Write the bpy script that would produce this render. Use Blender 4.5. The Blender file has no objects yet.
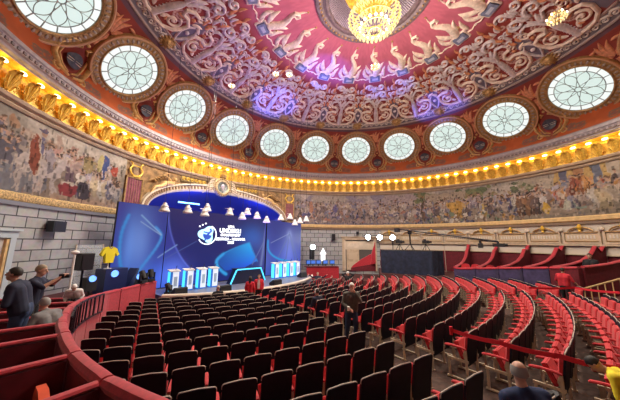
import bpy, math, random
import numpy as np
from mathutils import Vector, Matrix, Quaternion
random.seed(7); rng = np.random.default_rng(11)
sc = bpy.context.scene
COL = sc.collection
PI = math.pi
def R(d): return math.radians(d)
def pol(a, r, z=0.0): return Vector((r*math.sin(R(a)), r*math.cos(R(a)), z))   # azimuth from +Y (stage), clockwise

# ------------------------------------------------------------------ camera
CAMP = Vector((-10.1224, -4.9603, 3.0))
CR, CU, CW = Vector((0.671279, -0.741142, 0.009656)), Vector((-0.129809, -0.104727, 0.985993)), Vector((0.729750, 0.663129, 0.166508))
FPX = 248.8532
cd = bpy.data.cameras.new('camera'); cam = bpy.data.objects.new('camera', cd); COL.objects.link(cam)
cd.sensor_width = 36.0; cd.sensor_fit = 'HORIZONTAL'; cd.lens = FPX*36.0/620.0; cd.clip_start = 0.05; cd.clip_end = 200
m = Matrix(((CR.x, CU.x, -CW.x, CAMP.x), (CR.y, CU.y, -CW.y, CAMP.y), (CR.z, CU.z, -CW.z, CAMP.z), (0, 0, 0, 1)))
cam.matrix_world = m; sc.camera = cam
def inview(P, mg=12):
    v = Vector(P)-CAMP; d = v.dot(CW)
    if d < 0.2: return False
    x = 310+FPX*v.dot(CR)/d; y = 200-FPX*v.dot(CU)/d
    return -mg < x < 620+mg and -mg < y < 400+mg

# ------------------------------------------------------------------ materials
MATS = {}
def mat(name, col, rough=0.6, metal=0.0, emit=None, es=0.0, noise=0.0, nscale=8.0, bump=0.0, col2=None, spec=0.5, sheen=0.0):
    if name in MATS: return MATS[name]
    mt = bpy.data.materials.new(name); mt.use_nodes = True; nt = mt.node_tree; b = nt.nodes['Principled BSDF']
    b.inputs['Base Color'].default_value = (*col, 1); b.inputs['Roughness'].default_value = rough; b.inputs['Metallic'].default_value = metal
    b.inputs['Specular IOR Level'].default_value = spec
    if sheen: b.inputs['Sheen Weight'].default_value = sheen; b.inputs['Sheen Roughness'].default_value = 0.5
    if emit: b.inputs['Emission Color'].default_value = (*emit, 1); b.inputs['Emission Strength'].default_value = es
    if noise or col2 or bump:
        tc = nt.nodes.new('ShaderNodeTexCoord'); nz = nt.nodes.new('ShaderNodeTexNoise')
        nz.inputs['Scale'].default_value = nscale; nz.inputs['Detail'].default_value = 4
        nt.links.new(tc.outputs['Object'], nz.inputs['Vector'])
        if noise or col2:
            cr = nt.nodes.new('ShaderNodeValToRGB')
            c2 = col2 if col2 else tuple(min(1, c*(1+noise)) for c in col)
            c1 = col if col2 else tuple(c*(1-noise) for c in col)
            cr.color_ramp.elements[0].position = 0.35; cr.color_ramp.elements[1].position = 0.68
            cr.color_ramp.elements[0].color = (*c1, 1); cr.color_ramp.elements[1].color = (*c2, 1)
            nt.links.new(nz.outputs['Fac'], cr.inputs['Fac']); nt.links.new(cr.outputs['Color'], b.inputs['Base Color'])
        if bump:
            bp = nt.nodes.new('ShaderNodeBump'); bp.inputs['Strength'].default_value = bump; bp.inputs['Distance'].default_value = 0.02
            nt.links.new(nz.outputs['Fac'], bp.inputs['Height']); nt.links.new(bp.outputs['Normal'], b.inputs['Normal'])
    MATS[name] = mt; return mt
def vmat(name, rough=0.7, emit=0.0, spec=0.3):
    mt = bpy.data.materials.new(name); mt.use_nodes = True; nt = mt.node_tree; b = nt.nodes['Principled BSDF']
    a = nt.nodes.new('ShaderNodeVertexColor'); a.layer_name = 'Col'
    b.inputs['Roughness'].default_value = rough; b.inputs['Specular IOR Level'].default_value = spec
    if emit:
        b.inputs['Base Color'].default_value = (0.01, 0.01, 0.02, 1)
        nt.links.new(a.outputs['Color'], b.inputs['Emission Color']); b.inputs['Emission Strength'].default_value = emit
    else: nt.links.new(a.outputs['Color'], b.inputs['Base Color'])
    MATS[name] = mt; return mt
def brickmat(name, c1, c2, cm, bw, bh, mort):
    mt = bpy.data.materials.new(name); mt.use_nodes = True; nt = mt.node_tree; b = nt.nodes['Principled BSDF']
    uv = nt.nodes.new('ShaderNodeUVMap'); br = nt.nodes.new('ShaderNodeTexBrick'); nz = nt.nodes.new('ShaderNodeTexNoise')
    nt.links.new(uv.outputs['UV'], br.inputs['Vector']); nt.links.new(uv.outputs['UV'], nz.inputs['Vector'])
    br.inputs['Scale'].default_value = 1.0; br.inputs['Brick Width'].default_value = bw; br.inputs['Row Height'].default_value = bh
    br.inputs['Mortar Size'].default_value = mort; br.inputs['Mortar Smooth'].default_value = 0.1; br.inputs['Bias'].default_value = 0.0
    br.inputs['Color1'].default_value = (*c1, 1); br.inputs['Color2'].default_value = (*c2, 1); br.inputs['Mortar'].default_value = (*cm, 1)
    nz.inputs['Scale'].default_value = 5; nz.inputs['Detail'].default_value = 5
    mx = nt.nodes.new('ShaderNodeMixRGB'); mx.blend_type = 'OVERLAY'; mx.inputs['Fac'].default_value = 0.35
    nt.links.new(br.outputs['Color'], mx.inputs['Color1']); nt.links.new(nz.outputs['Color'], mx.inputs['Color2'])
    hs = nt.nodes.new('ShaderNodeHueSaturation'); hs.inputs['Saturation'].default_value = 0.6
    nt.links.new(mx.outputs['Color'], hs.inputs['Color']); nt.links.new(hs.outputs['Color'], b.inputs['Base Color'])
    bp = nt.nodes.new('ShaderNodeBump'); bp.inputs['Strength'].default_value = 0.6; bp.inputs['Distance'].default_value = 0.02; bp.invert = True
    nt.links.new(br.outputs['Fac'], bp.inputs['Height']); nt.links.new(bp.outputs['Normal'], b.inputs['Normal'])
    b.inputs['Roughness'].default_value = 0.85
    MATS[name] = mt; return mt

M_STONE = brickmat('grey_ashlar', (.40, .395, .40), (.31, .31, .325), (.06, .06, .075), 0.80, 0.43, 0.022)
M_CREAM = mat('cream_plaster', (.66, .56, .44), .7, noise=.12, nscale=3)
M_GOLDBAND = mat('ochre_band', (.60, .40, .18), .6, noise=.15, nscale=5)
M_GOLD = mat('gilding', (.92, .53, .08), .4, .25, noise=.25, nscale=9)
M_OLDGOLD = mat('aged_gilding', (.42, .25, .10), .45, .35, noise=.3, nscale=7)
M_GREYST = mat('mauve_stucco', (.42, .36, .37), .75, noise=.15, nscale=5)
M_PALE = mat('pale_stucco', (.76, .62, .55), .7, noise=.18, nscale=6)
M_PALE2 = mat('lilac_stucco', (.62, .54, .58), .7, noise=.18, nscale=6)
M_DARKPL = mat('dark_plaque', (.06, .055, .075), .5, noise=.4, nscale=6)
M_PLAQ = mat('slate_blue_panel', (.18, .20, .32), .55, noise=.2, nscale=5)
M_ORANGE = mat('orange_relief', (.62, .25, .13), .7, noise=.25, nscale=6)
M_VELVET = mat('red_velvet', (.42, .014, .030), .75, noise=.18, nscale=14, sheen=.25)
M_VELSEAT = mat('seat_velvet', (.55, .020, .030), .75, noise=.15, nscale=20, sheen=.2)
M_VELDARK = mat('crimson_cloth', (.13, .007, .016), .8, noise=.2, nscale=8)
M_SHELL = mat('dark_seat_shell', (.006, .007, .019), .6, noise=.3, nscale=10, spec=.3)  # dark shell with the stage light's bluish cast mixed into its colour
M_TRIM = mat('seat_edge_wood', (.62, .52, .44), .5)
M_FRAME = mat('seat_frame_cream', (.60, .50, .36), .5, noise=.1, nscale=12)
M_BLACK = mat('matt_black', (.012, .012, .015), .6)
M_IRON = mat('dark_iron', (.02, .018, .025), .45, .5)
M_CLOTH = mat('navy_black_drape', (.016, .022, .050), .9, noise=.3, nscale=4)
M_FLOOR = mat('brown_carpet', (.075, .042, .032), .9, noise=.25, nscale=12, bump=.1)
M_LOGEFL = mat('loge_floor', (.10, .03, .03), .9)
M_STAGE = mat('stage_grey', (.16, .17, .24), .4, noise=.1, nscale=3)
M_RIM = mat('stage_rim_cream', (.75, .66, .55), .5)
M_WHITE = mat('white_paint', (.82, .80, .78), .4)
M_PANE = mat('daylit_glass', (.2, .22, .21), .4, emit=(.93, 1.0, .97), es=.74); M_PETAL = mat('tinted_petal_glass', (.16, .19, .18), .4, emit=(.82, 1.0, .94), es=.64)
M_LEAD = mat('window_lead', (.32, .36, .35), .5)
M_LAMP = mat('cove_bulb', (1, .8, .4), .4, emit=(1.0, .76, .24), es=8)
M_CRYS = mat('lit_crystal', (.12, .08, .04), .1, emit=(1.0, .74, .34), es=1.15)
M_BULB = mat('warm_bulb', (1, .95, .85), .3, emit=(1.0, .90, .68), es=8)
M_FLOODL = mat('flood_lens', (1, 1, 1), .3, emit=(.80, .92, 1.0), es=16)
M_CYAN = mat('cyan_led', (.1, .6, .9), .3, emit=(.06, .55, 1.0), es=1.3)
M_BLUELED = mat('blue_lens', (.1, .2, .9), .3, emit=(.14, .34, 1.0), es=1.6)
M_LECTW = mat('lit_white_panel', (.8, .85, .9), .3, emit=(.52, .74, 1.0), es=.45)
M_LECTB = mat('lectern_blue', (.03, .12, .42), .4, emit=(.03, .22, .8), es=.35)
M_YEL = mat('yellow_jersey', (.85, .72, .02), .7, emit=None)
M_RIBBON = mat('red_ribbon', (.72, .015, .035), .6)
M_DOORW = mat('pale_door_wood', (.52, .40, .28), .5, noise=.15, nscale=4)
M_TAPES = mat('maroon_brocade', (.22, .05, .09), .8, noise=.35, nscale=6)
M_NICHE = mat('niche_blue_light_tint', (.10, .12, .40), .8)  # blue glow of the lit niche is put into its wall colour
M_SKIN = mat('skin', (.62, .36, .26), .55); M_SKIN2 = mat('skin_tan', (.42, .23, .16), .55)
M_HAIRD = mat('dark_hair', (.02, .015, .012), .6); M_HAIRG = mat('grey_hair', (.30, .29, .28), .7); M_HAIRW = mat('white_hair', (.80, .77, .74), .7); M_HAIRB = mat('brown_hair', (.14, .08, .05), .6)
M_BLONDE = mat('fair_hair', (.34, .26, .17), .6)
M_SHOE = mat('black_shoe', (.012, .012, .012), .4)
def clothm(n, c): return mat(n, c, .85, noise=.12, nscale=12)

# ------------------------------------------------------------------ mesh helpers
class MB:
    def __init__(s): s.v = []; s.f = []
    def add(s, vs, fs):
        o = len(s.v); s.v += [tuple(v) for v in vs]; s.f += [tuple(i+o for i in f) for f in fs]; return s
    def box(s, c, d, rot=None, taper=1.0):
        hx, hy, hz = d[0]/2, d[1]/2, d[2]/2; c = Vector(c)
        vs = [Vector((x*(taper if z > 0 else 1), y*(taper if z > 0 else 1), z)) for z in (-hz, hz) for y in (-hy, hy) for x in (-hx, hx)]
        if rot is not None: vs = [rot @ v for v in vs]
        return s.add([c+v for v in vs], [(0, 2, 3, 1), (4, 5, 7, 6), (0, 1, 5, 4), (2, 6, 7, 3), (0, 4, 6, 2), (1, 3, 7, 5)])
    def tube(s, pts, r, n=8, closed=False, caps=True, flat=1.0, up=None):
        pts = [Vector(p) for p in pts]; N = len(pts); rs = r if isinstance(r, (list, tuple)) else [r]*N
        rings = []; prev = None
        for i, p in enumerate(pts):
            if closed: t = pts[(i+1) % N]-pts[i-1]
            else: t = pts[min(i+1, N-1)]-pts[max(i-1, 0)]
            if t.length < 1e-9: t = Vector((0, 0, 1))
            t.normalize()
            u = Vector(up) if up is not None else (prev if prev is not None else (Vector((0, 0, 1)) if abs(t.z) < .9 else Vector((1, 0, 0))))
            a = u-t*u.dot(t)
            if a.length < 1e-6: a = Vector((1, 0, 0))-t*t.x
            a.normalize(); b = t.cross(a); prev = a
            rings.append([p+(a*math.sin(2*PI*k/n)*flat+b*math.cos(2*PI*k/n))*rs[i] for k in range(n)])
        vs = [v for rg in rings for v in rg]; fs = []
        for i in range(N if closed else N-1):
            j = (i+1) % N
            for k in range(n): fs.append((i*n+k, i*n+(k+1) % n, j*n+(k+1) % n, j*n+k))
        if caps and not closed: fs.append(tuple(range(n))[::-1]); fs.append(tuple((N-1)*n+k for k in range(n)))
        return s.add(vs, fs)
    def lathe(s, prof, n=24, c=(0, 0, 0), M=None, a0=0, a1=360):
        full = abs(a1-a0) >= 360; st = n if full else n+1; vs = []; fs = []; c = Vector(c)
        for (r, z) in prof:
            for k in range(st):
                a = R(a0+(a1-a0)*k/n); v = Vector((r*math.sin(a), r*math.cos(a), z))
                if M is not None: v = M @ v
                vs.append(c+v)
        for i in range(len(prof)-1):
            for k in range(n):
                k2 = (k+1) % st; fs.append((i*st+k, i*st+k2, (i+1)*st+k2, (i+1)*st+k))
        return s.add(vs, fs)
    def ball(s, c, r, n=12, sz=(1, 1, 1), M=None):
        vs = []; fs = []; c = Vector(c); m = n//2
        for i in range(m+1):
            t = PI*i/m
            for k in range(n):
                v = Vector((math.sin(t)*math.cos(2*PI*k/n)*sz[0], math.sin(t)*math.sin(2*PI*k/n)*sz[1], math.cos(t)*sz[2]))*r
                if M is not None: v = M @ v
                vs.append(c+v)
        for i in range(m):
            for k in range(n): fs.append((i*n+k, (i+1)*n+k, (i+1)*n+(k+1) % n, i*n+(k+1) % n))
        return s.add(vs, fs)
    def prism(s, poly, h, M=None, c=(0, 0, 0)):      # polygon in XY extruded +-h/2 in Z, then M
        n = len(poly); c = Vector(c); vs = [Vector((p[0], p[1], z)) for z in (-h/2, h/2) for p in poly]
        if M is not None: vs = [M @ v for v in vs]
        fs = [tuple(range(n))[::-1], tuple(range(n, 2*n))]+[(k, (k+1) % n, n+(k+1) % n, n+k) for k in range(n)]
        return s.add([c+v for v in vs], fs)
    def mesh(s, name, m, smooth=True):
        me = bpy.data.meshes.new(name); me.from_pydata(s.v, [], s.f); me.materials.append(m)
        me.update()
        if smooth:
            me.polygons.foreach_set('use_smooth', [True]*len(me.polygons))
            try: me.set_sharp_from_angle(angle=R(38))
            except Exception: pass
        return me
    def build(s, name, m, parent=None, smooth=True): return obj(name, s.mesh(name, m, smooth), parent)
def obj(name, me, parent=None):
    o = bpy.data.objects.new(name, me); COL.objects.link(o)
    if parent is not None: o.parent = parent
    return o
def tag(o, label, cat, group=None, kind=None):
    o['label'] = label; o['category'] = cat
    if group: o['group'] = group
    if kind: o['kind'] = kind
    return o
def thing(name, label, cat, loc=(0, 0, 0), rz=0.0, group=None):
    o = bpy.data.objects.new(name, None); COL.objects.link(o); o.location = loc; o.rotation_euler = (0, 0, rz); o.empty_display_size = .1
    return tag(o, label, cat, group)
def struct(o): o['kind'] = 'structure'; return o
def dup(root, loc, rz, label, group=None, only=None):
    r = root.copy(); COL.objects.link(r); r.location = loc; r.rotation_euler = (0, 0, rz); r['label'] = label
    if group: r['group'] = group
    for ch in list(root.children):
        if only and not only(ch): continue
        c = ch.copy(); COL.objects.link(c); c.parent = r
        for g in list(ch.children):
            d = g.copy(); COL.objects.link(d); d.parent = c
    return r
ORD = ['zeroth', 'first', 'second', 'third', 'fourth', 'fifth', 'sixth', 'seventh', 'eighth', 'ninth', 'tenth', 'eleventh', 'twelfth', 'thirteenth', 'fourteenth', 'fifteenth', 'sixteenth', 'seventeenth', 'eighteenth', 'nineteenth', 'twentieth', 'twenty-first', 'twenty-second']
def arc(r, a0, a1, z, n): return [pol(a0+(a1-a0)*k/n, r, z) for k in range(n+1)]
def sweep(prof, a0, a1, n, mb=None):   # profile of (r,z) swept round the hall axis; closed profile, capped
    mb = mb or MB(); k = len(prof); vs = [pol(a0+(a1-a0)*i/n, r, z) for i in range(n+1) for (r, z) in prof]; fs = []
    for i in range(n):
        for j in range(k): fs.append((i*k+j, i*k+(j+1) % k, (i+1)*k+(j+1) % k, (i+1)*k+j))
    fs.append(tuple(range(k))); fs.append(tuple(n*k+j for j in range(k))[::-1])
    return mb.add(vs, fs)
def canvas_mesh(name, colors, posf, material, parent=None):   # colors [H,W,3] linear; posf(i,j)->point arrays
    H, W, _ = colors.shape; P = posf(H, W).reshape(-1, 3)
    idx = np.arange(H*W).reshape(H, W)
    F = np.stack([idx[:-1, :-1], idx[:-1, 1:], idx[1:, 1:], idx[1:, :-1]], -1).reshape(-1, 4)
    me = bpy.data.meshes.new(name); me.vertices.add(H*W); me.vertices.foreach_set('co', P.astype(np.float32).ravel())
    me.loops.add(F.size); me.loops.foreach_set('vertex_index', F.ravel().astype(np.int32))
    me.polygons.add(len(F)); me.polygons.foreach_set('loop_start', (np.arange(len(F))*4).astype(np.int32))
    me.update(calc_edges=True); me.validate()
    me.polygons.foreach_set('use_smooth', [True]*len(me.polygons))
    ca = me.color_attributes.new('Col', 'FLOAT_COLOR', 'POINT')
    ca.data.foreach_set('color', np.concatenate([colors.reshape(-1, 3), np.ones((H*W, 1))], 1).astype(np.float32).ravel())
    me.materials.append(material); return obj(name, me, parent)
def vnoise(h, w, sx, sy=None):
    sy = sy or sx; gh, gw = int(h/sy)+3, int(w/sx)+3; g = rng.random((gh, gw)); y = np.arange(h)/sy; x = np.arange(w)/sx
    yi, xi = y.astype(int), x.astype(int); fy, fx = (y-yi)[:, None], (x-xi)[None]; fy = fy*fy*(3-2*fy); fx = fx*fx*(3-2*fx)
    A = g[yi][:, xi]; B = g[yi][:, xi+1]; Cc = g[yi+1][:, xi]; D = g[yi+1][:, xi+1]
    return (A*(1-fx)+B*fx)*(1-fy)+(Cc*(1-fx)+D*fx)*fy

# ================================================================== THE ROOM
RW = 14.25
def zin(a): return 5.0+1.85*math.sqrt(max(0, 1-(a/23.3)**2))
def zout(a): return 5.0+2.45*math.sqrt(max(0, 1-(a/25.2)**2))
def cylgrid(name, a0, a1, na, z0, z1, nz, m, r=RW, uv=False):
    vs = []; fs = []
    for i in range(na+1):
        for j in range(nz+1):
            a = a0+(a1-a0)*i/na; vs.append(pol(a, r, z0+(z1-z0)*j/nz))
    for i in range(na):
        for j in range(nz): fs.append((i*(nz+1)+j, i*(nz+1)+j+1, (i+1)*(nz+1)+j+1, (i+1)*(nz+1)+j))
    me = bpy.data.meshes.new(name); me.from_pydata(vs, [], fs); me.materials.append(m); me.update()
    me.polygons.foreach_set('use_smooth', [True]*len(fs))
    if uv:
        ul = me.uv_layers.new(name='UVMap')
        for l in me.loops:
            v = me.vertices[l.vertex_index].co; a = math.atan2(v.x, v.y)
            if a1 > 180 and a < R(-170): a += 2*PI
            ul.data[l.index].uv = (a*RW, v.z)
    return struct(obj(name, me))
RAILN = np.array([(-150, 9.3, 1.62), (-112, 9.42, 1.62), (-100, 9.53, 1.61), (-86, 9.62, 1.60), (-80, 9.70, 1.52), (-72.5, 9.86, 1.43), (-62.6, 10.22, 1.30), (-54, 10.60, 1.16), (-46, 10.95, 1.03), (-40, 10.98, 1.0), (-30, 11.1, 1.0)])
def rL(a): return float(np.interp(a, RAILN[:, 0], RAILN[:, 1]))      # the left loge front opens out towards the stage
def ztopL(a): return float(np.interp(a, RAILN[:, 0], RAILN[:, 2]))
# floors
def fz(y): return -.055*(y+3.0)          # the stalls floor slopes down to the stage
f = MB(); f.lathe([(0.0, 0.0), (4, 0), (9.7, 0.0), (14.4, 0.0)], 96); f.v = [(x, y, fz(y)) for x, y, z in f.v]; o = f.build('floor', M_FLOOR); struct(o)
f = MB(); sweep([(9.75, -.85), (9.75, 0.0), (14.2, 0.0), (14.2, -.85)], 28, 61.8, 24, f); o = f.build('floor', M_LOGEFL); struct(o)
f = MB(); vs = []; fs = []; n = 80
for i in range(n+1):
    a = -150+119.5*i/n; r0 = rL(a)+.07; vs += [pol(a, r0, -.85), pol(a, r0, .68), pol(a, 14.2, .68), pol(a, 14.2, -.85)]
fs = [(i*4+j, i*4+(j+1) % 4, (i+1)*4+(j+1) % 4, (i+1)*4+j) for i in range(n) for j in range(4)]+[(0, 1, 2, 3), (n*4+3, n*4+2, n*4+1, n*4)]
f.add(vs, fs); o = f.build('floor', M_LOGEFL, None, False); struct(o)
f = MB(); sweep([(9.70, -.3), (9.70, .62), (14.2, .62), (14.2, -.3)], 62, 150, 50, f); o = f.build('floor', M_LOGEFL); struct(o)
# walls
cylgrid('wall_left', -131, -23.6, 72, -1, 4.42, 6, M_STONE, uv=True)
cylgrid('wall_right', 23.6, 63.5, 40, -1, 4.42, 6, M_STONE, uv=True)
M_PANELW = mat('ivory_wall', (.52, .45, .37), .7, noise=.1, nscale=3)
cylgrid('wall_side', 63.5, 150, 60, -1, 4.42, 4, M_PANELW)
cylgrid('wall_back', 150, 229, 50, 0, 7.75, 4, M_VELDARK)
# band under the frieze
def band(name, a0, a1, prof, m, n): 
    o = sweep(prof, a0, a1, n).build(name, m); return struct(o)
M_REEDED = mat('patterned_gilt_band', (.55, .38, .16), .55, noise=.5, nscale=16)
band('trim_1', -131, -29.6, [(14.3, 4.40), (14.12, 4.40), (14.08, 4.46), (14.08, 4.66), (14.14, 4.72), (14.3, 4.74)], M_REEDED, 80)
band('trim_2', -131, -29.6, [(14.3, 4.25), (14.16, 4.25), (14.10, 4.39), (14.3, 4.39)], mat('blue_grey_moulding', (.32, .34, .40), .6), 80)
band('trim_3', 28.6, 150, [(14.3, 4.40), (14.10, 4.40), (14.04, 4.46), (14.04, 4.66), (14.10, 4.73), (14.3, 4.74)], M_GOLDBAND, 90)
band('trim_4', 28.6, 150, [(14.3, 4.22), (14.14, 4.24), (14.10, 4.39), (14.3, 4.39)], mat('brown_moulding', (.28, .20, .14), .6), 90)
# wall around the stage arch: spandrels between the arch and the cornice
vs = []; fs = []; N = 96
for i in range(N+1):
    a = -25.2+50.4*i/N; zb = zin(a) if abs(a) < 23.3 else 0.0
    if abs(a) >= 23.3: zb = 5.0
    vs += [pol(a, RW-.01, zb), pol(a, RW-.01, 7.9)]
for i in range(N): fs.append((2*i, 2*i+1, 2*i+3, 2*i+2))
o = MB().add(vs, fs).build('wall_arch', mat('brown_gilt_spandrel', (.30, .17, .07), .6, noise=.5, nscale=3.5)); struct(o)
# side strips beside the arch (brocade piers)
cylgrid('wall_pier', -30, -23.3, 8, 4.4, 7.9, 3, mat('olive_gilt', (.28, .17, .08), .6, noise=.4, nscale=4), r=RW-.005)
cylgrid('wall_pier', 23.3, 28.9, 8, 4.4, 7.9, 3, MATS['olive_gilt'], r=RW-.005)
# niche behind the arch
f = MB(); vs = []; fs = []; N = 40
for k, (sc_, dy) in enumerate([(1.0, 0), (.97, .9), (.86, 2.0), (.62, 2.9), (.3, 3.4), (0.0, 3.5)]):
    for i in range(N+1):
        t = PI*i/N; x = -5.65*math.cos(t); z = 5.0+1.85*math.sin(t)
        y0 = math.sqrt(RW*RW-x*x)
        vs.append(Vector((x*sc_ if k else x, (y0 if k == 0 else 14.1+dy), 5.0+(z-5.0)*max(sc_, .0)+0)))
for k in range(5):
    for i in range(N): fs.append((k*(N+1)+i, k*(N+1)+i+1, (k+1)*(N+1)+i+1, (k+1)*(N+1)+i))
f.add(vs, fs)
o = f.build('wall_niche', M_NICHE); struct(o)
f = MB(); f.lathe([(5.66, -1.0), (5.66, 5.0)], 40, c=(0, 13.0, 0), a0=-90, a1=90); o = f.build('wall_niche', M_NICHE); o.location = (0, 0, 0); struct(o)
# archivolt with dentils
ar = MB(); vs = []; N = 80
for i in range(N+1):
    t = -PI/2+PI*i/N
    ai, zi = 23.3*math.sin(t), 5.0+1.85*math.cos(t); ao, zo = 25.2*math.sin(t), 5.0+2.45*math.cos(t)
    for (q, rr) in ((0, 14.3), (0, 13.98), (.25, 13.93), (.3, 14.0), (.75, 14.02), (.8, 13.90), (1, 13.94), (1, 14.3)):
        vs.append(pol(ai+(ao-ai)*q, rr, zi+(zo-zi)*q))
fs = [(i*8+j, i*8+(j+1) % 8, (i+1)*8+(j+1) % 8, (i+1)*8+j) for i in range(N) for j in range(8)]
ar.add(vs, fs); o = ar.build('trim_arch', M_CREAM); struct(o)
dn = MB()
for i in range(64):
    t = -PI/2+PI*(i+.5)/64
    a = (23.3+.52*1.9)*math.sin(t); z = 5.0+(1.85+.52*.6)*math.cos(t)
    p = pol(a, 13.97, z); sl = math.atan2(-1.85*math.sin(t), 5.9*math.cos(t))
    dn.box(p, (.10, .09, .20), Matrix.Rotation(-R(a), 3, 'Z') @ Matrix.Rotation(-sl, 3, 'Y'))
dn.build('dentil_row', mat('brown_dentil', (.35, .22, .13), .6), o)

# ---------------------------------------------------------------- cornice
cor = MB(); sweep([(14.5, 7.72), (14.16, 7.72), (14.10, 7.80), (14.12, 7.86), (13.98, 7.92), (13.94, 8.02), (14.02, 8.06), (14.05, 8.12), (14.5, 8.14)], 0, 360, 180, cor)
corn = struct(cor.build('trim_cornice', mat('tan_moulding', (.45, .33, .22), .6, noise=.12, nscale=4)))
cv = MB(); cv.lathe([(14.03, 8.10), (14.04, 8.4), (13.98, 8.75), (14.06, 8.86), (14.22, 8.95), (14.25, 9.10), (14.05, 9.16), (13.86, 9.17)], 180)
cove = struct(cv.build('trim_cove', M_GOLD))
g2 = MB(); g2.lathe([(13.86, 9.17), (13.84, 9.24), (13.72, 9.27), (13.70, 9.36), (13.62, 9.40), (13.60, 9.56), (13.55, 9.60), (13.56, 9.72), (13.62, 9.80), (13.75, 9.83)], 180)
dent = struct(g2.build('trim_grey', M_GREYST))
# dentil beads on the grey moulding
db = MB()
for i in range(360):
    a = i
    if -70 < (a if a < 180 else a-360) < 150: db.box(pol(a, 13.62, 9.47), (.12, .10, .10), Matrix.Rotation(-R(a), 3, 'Z'))
o = db.build('dentil_row', mat('dark_mauve', (.22, .18, .20), .7), dent)
# gilt acanthus brackets and cove bulbs, one every three degrees
def leaf_mesh():
    b = MB(); 
    prof = [(0.0, 0.0, .10), (.05, .12, .17), (.11, .30, .24), (.16, .45, .27), (.22, .58, .25), (.30, .68, .20), (.36, .70, .15), (.39, .64, .10)]
    vs = []; fs = []; n = 9
    for (d, z, w) in prof:
        for k in range(n):
            t = -1+2*k/(n-1); vs.append(Vector((w*t, -d*(1-.35*t*t)+.03*math.cos(t*9), z-.05*abs(t))))
    for i in range(len(prof)-1):
        for k in range(n-1): fs.append((i*n+k, i*n+k+1, (i+1)*n+k+1, (i+1)*n+k))
    b.add(vs, fs)
    b.tube([(0, -.01, .02), (0, -.10, .28), (0, -.20, .50), (0, -.32, .66)], [.03, .035, .03, .02], 6)
    for s in (-1, 1):
        b.tube([(s*.05, -.03, .05), (s*.12, -.10, .26), (s*.17, -.17, .46)], [.025, .025, .015], 5)
        pts = [(s*(.24+.075*math.cos(k*.8)*(1-k/11)), -.10-.02*k/10, .16+.075*math.sin(k*.8)*(1-k/11)) for k in range(10)]
        b.tube(pts, .018, 5)
    return b.mesh('leaf_bracket', M_GOLD)
lm = leaf_mesh(); bm_ = MB()
bm_.ball((0, 0, 0), .085, 10, (1.7, 1, .8)); bulbm = bm_.mesh('cove_bulb', M_LAMP)
for i in range(-10, 66):
    a = -48.5+3.0*(i+3)
    if not (-62 < a < 136): continue
    b = obj('leaf_bracket', lm, cove); b.location = pol(a, 13.99, 8.14); b.rotation_euler = (0, 0, -R(a))
    q = obj('cove_bulb', bulbm, cove); q.location = pol(a+1.5, 13.93, 8.98); q.rotation_euler = (0, 0, -R(a+1.5))

# ---------------------------------------------------------------- dome surface
PROF = [(13.75, 9.80), (14.05, 10.20), (14.16, 10.75), (14.13, 11.216), (13.124, 12.186), (12.11, 13.166), (11.3, 13.72), (10.1, 14.22), (8.5, 14.66), (6.15, 15.11), (4.5, 15.33), (2.80, 15.50)]
def dense(P, n=420):
    P = np.array(P); d = np.r_[0, np.cumsum(np.hypot(*np.diff(P, axis=0).T))]
    s = np.linspace(0, d[-1], n); r = np.interp(s, d, P[:, 0]); z = np.interp(s, d, P[:, 1])
    k = np.ones(13)/13
    rp = np.convolve(np.pad(r, 6, 'edge'), k, 'valid'); zp = np.convolve(np.pad(z, 6, 'edge'), k, 'valid')
    w = np.clip(np.minimum(np.arange(n), n-1-np.arange(n))/8, 0, 1)
    return s, r*(1-w)+rp*w, z*(1-w)+zp*w
DS, DR, DZ = dense(PROF); SL = DS[-1]
def sat(rz): return float(DS[np.argmin((DR-rz[0])**2+(DZ-rz[1])**2)])
def dom(x, s, h=0.0, a0=0.0):       # x metres across the sector, s metres up the meridian, h metres proud of the surface
    r = float(np.interp(s, DS, DR)); z = float(np.interp(s, DS, DZ))
    r2 = float(np.interp(s+.03, DS, DR)); z2 = float(np.interp(s+.03, DS, DZ)); r1 = float(np.interp(s-.03, DS, DR)); z1 = float(np.interp(s-.03, DS, DZ))
    tr, tz = r2-r1, z2-z1; L = math.hypot(tr, tz) or 1; nr, nz = -tz/L, tr/L
    if nr > 0 or (nr == 0 and nz > 0): nr, nz = -nr, -nz
    if nz > 0 and nr > -.99: nr, nz = nr, nz
    a = a0+math.degrees(x/r)
    return pol(a, r+nr*h, z+nz*h)
SWB, SWT = sat((14.13, 11.216)), sat((12.11, 13.166)); SWC = (SWB+SWT)/2
SG = sat((11.15, 13.80)); SP = sat((6.15, 15.11)); SLOOP = sat((10.0, 14.25)); 
# painted ground of the dome: one sector (18 deg) painted and repeated
HS, WS = 300, 56
ss = np.linspace(0, SL, HS)[:, None]*np.ones((1, WS)); aa = np.linspace(-9, 9, WS)[None]*np.ones((HS, 1))   # aa=0 between two windows
rr_ = np.interp(ss, DS, DR); xx = np.radians(aa)*rr_; xw = np.radians(9-np.abs(aa))*rr_
c = np.zeros((HS, WS, 3)); c[:] = (.27, .05, .038)
def setm(mask, col): c[mask] = col
setm(ss < .75, (.30, .09, .05)); setm(ss < .16, (.33, .27, .28))
lowor = (ss >= .16) & (ss < 2.2) & (xw < 2.0-ss*.25); setm(lowor, (.50, .11, .032))
for k in range(3):          # faint gilt arabesques on the orange ground
    cx = 1.1+.0*k
    d = np.hypot(xw-(.75+.45*k), ss-(.62+.1*k)); setm((np.abs(d-.22) < .05) & (ss < 1.3), (.22, .13, .09)); setm((d < .15) & (ss < 1.3), (.24, .10, .07))
setm((ss > SWT+.55) & (ss < SG-.36), (.14, .075, .10)); setm((np.abs(ss-SG) < .42), (.16, .11, .15)); setm((np.abs(ss-SG) < .27), (.17, .145, .17))
setm((np.abs(np.abs(ss-SG)-.30) < .035), (.50, .42, .40))
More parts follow.
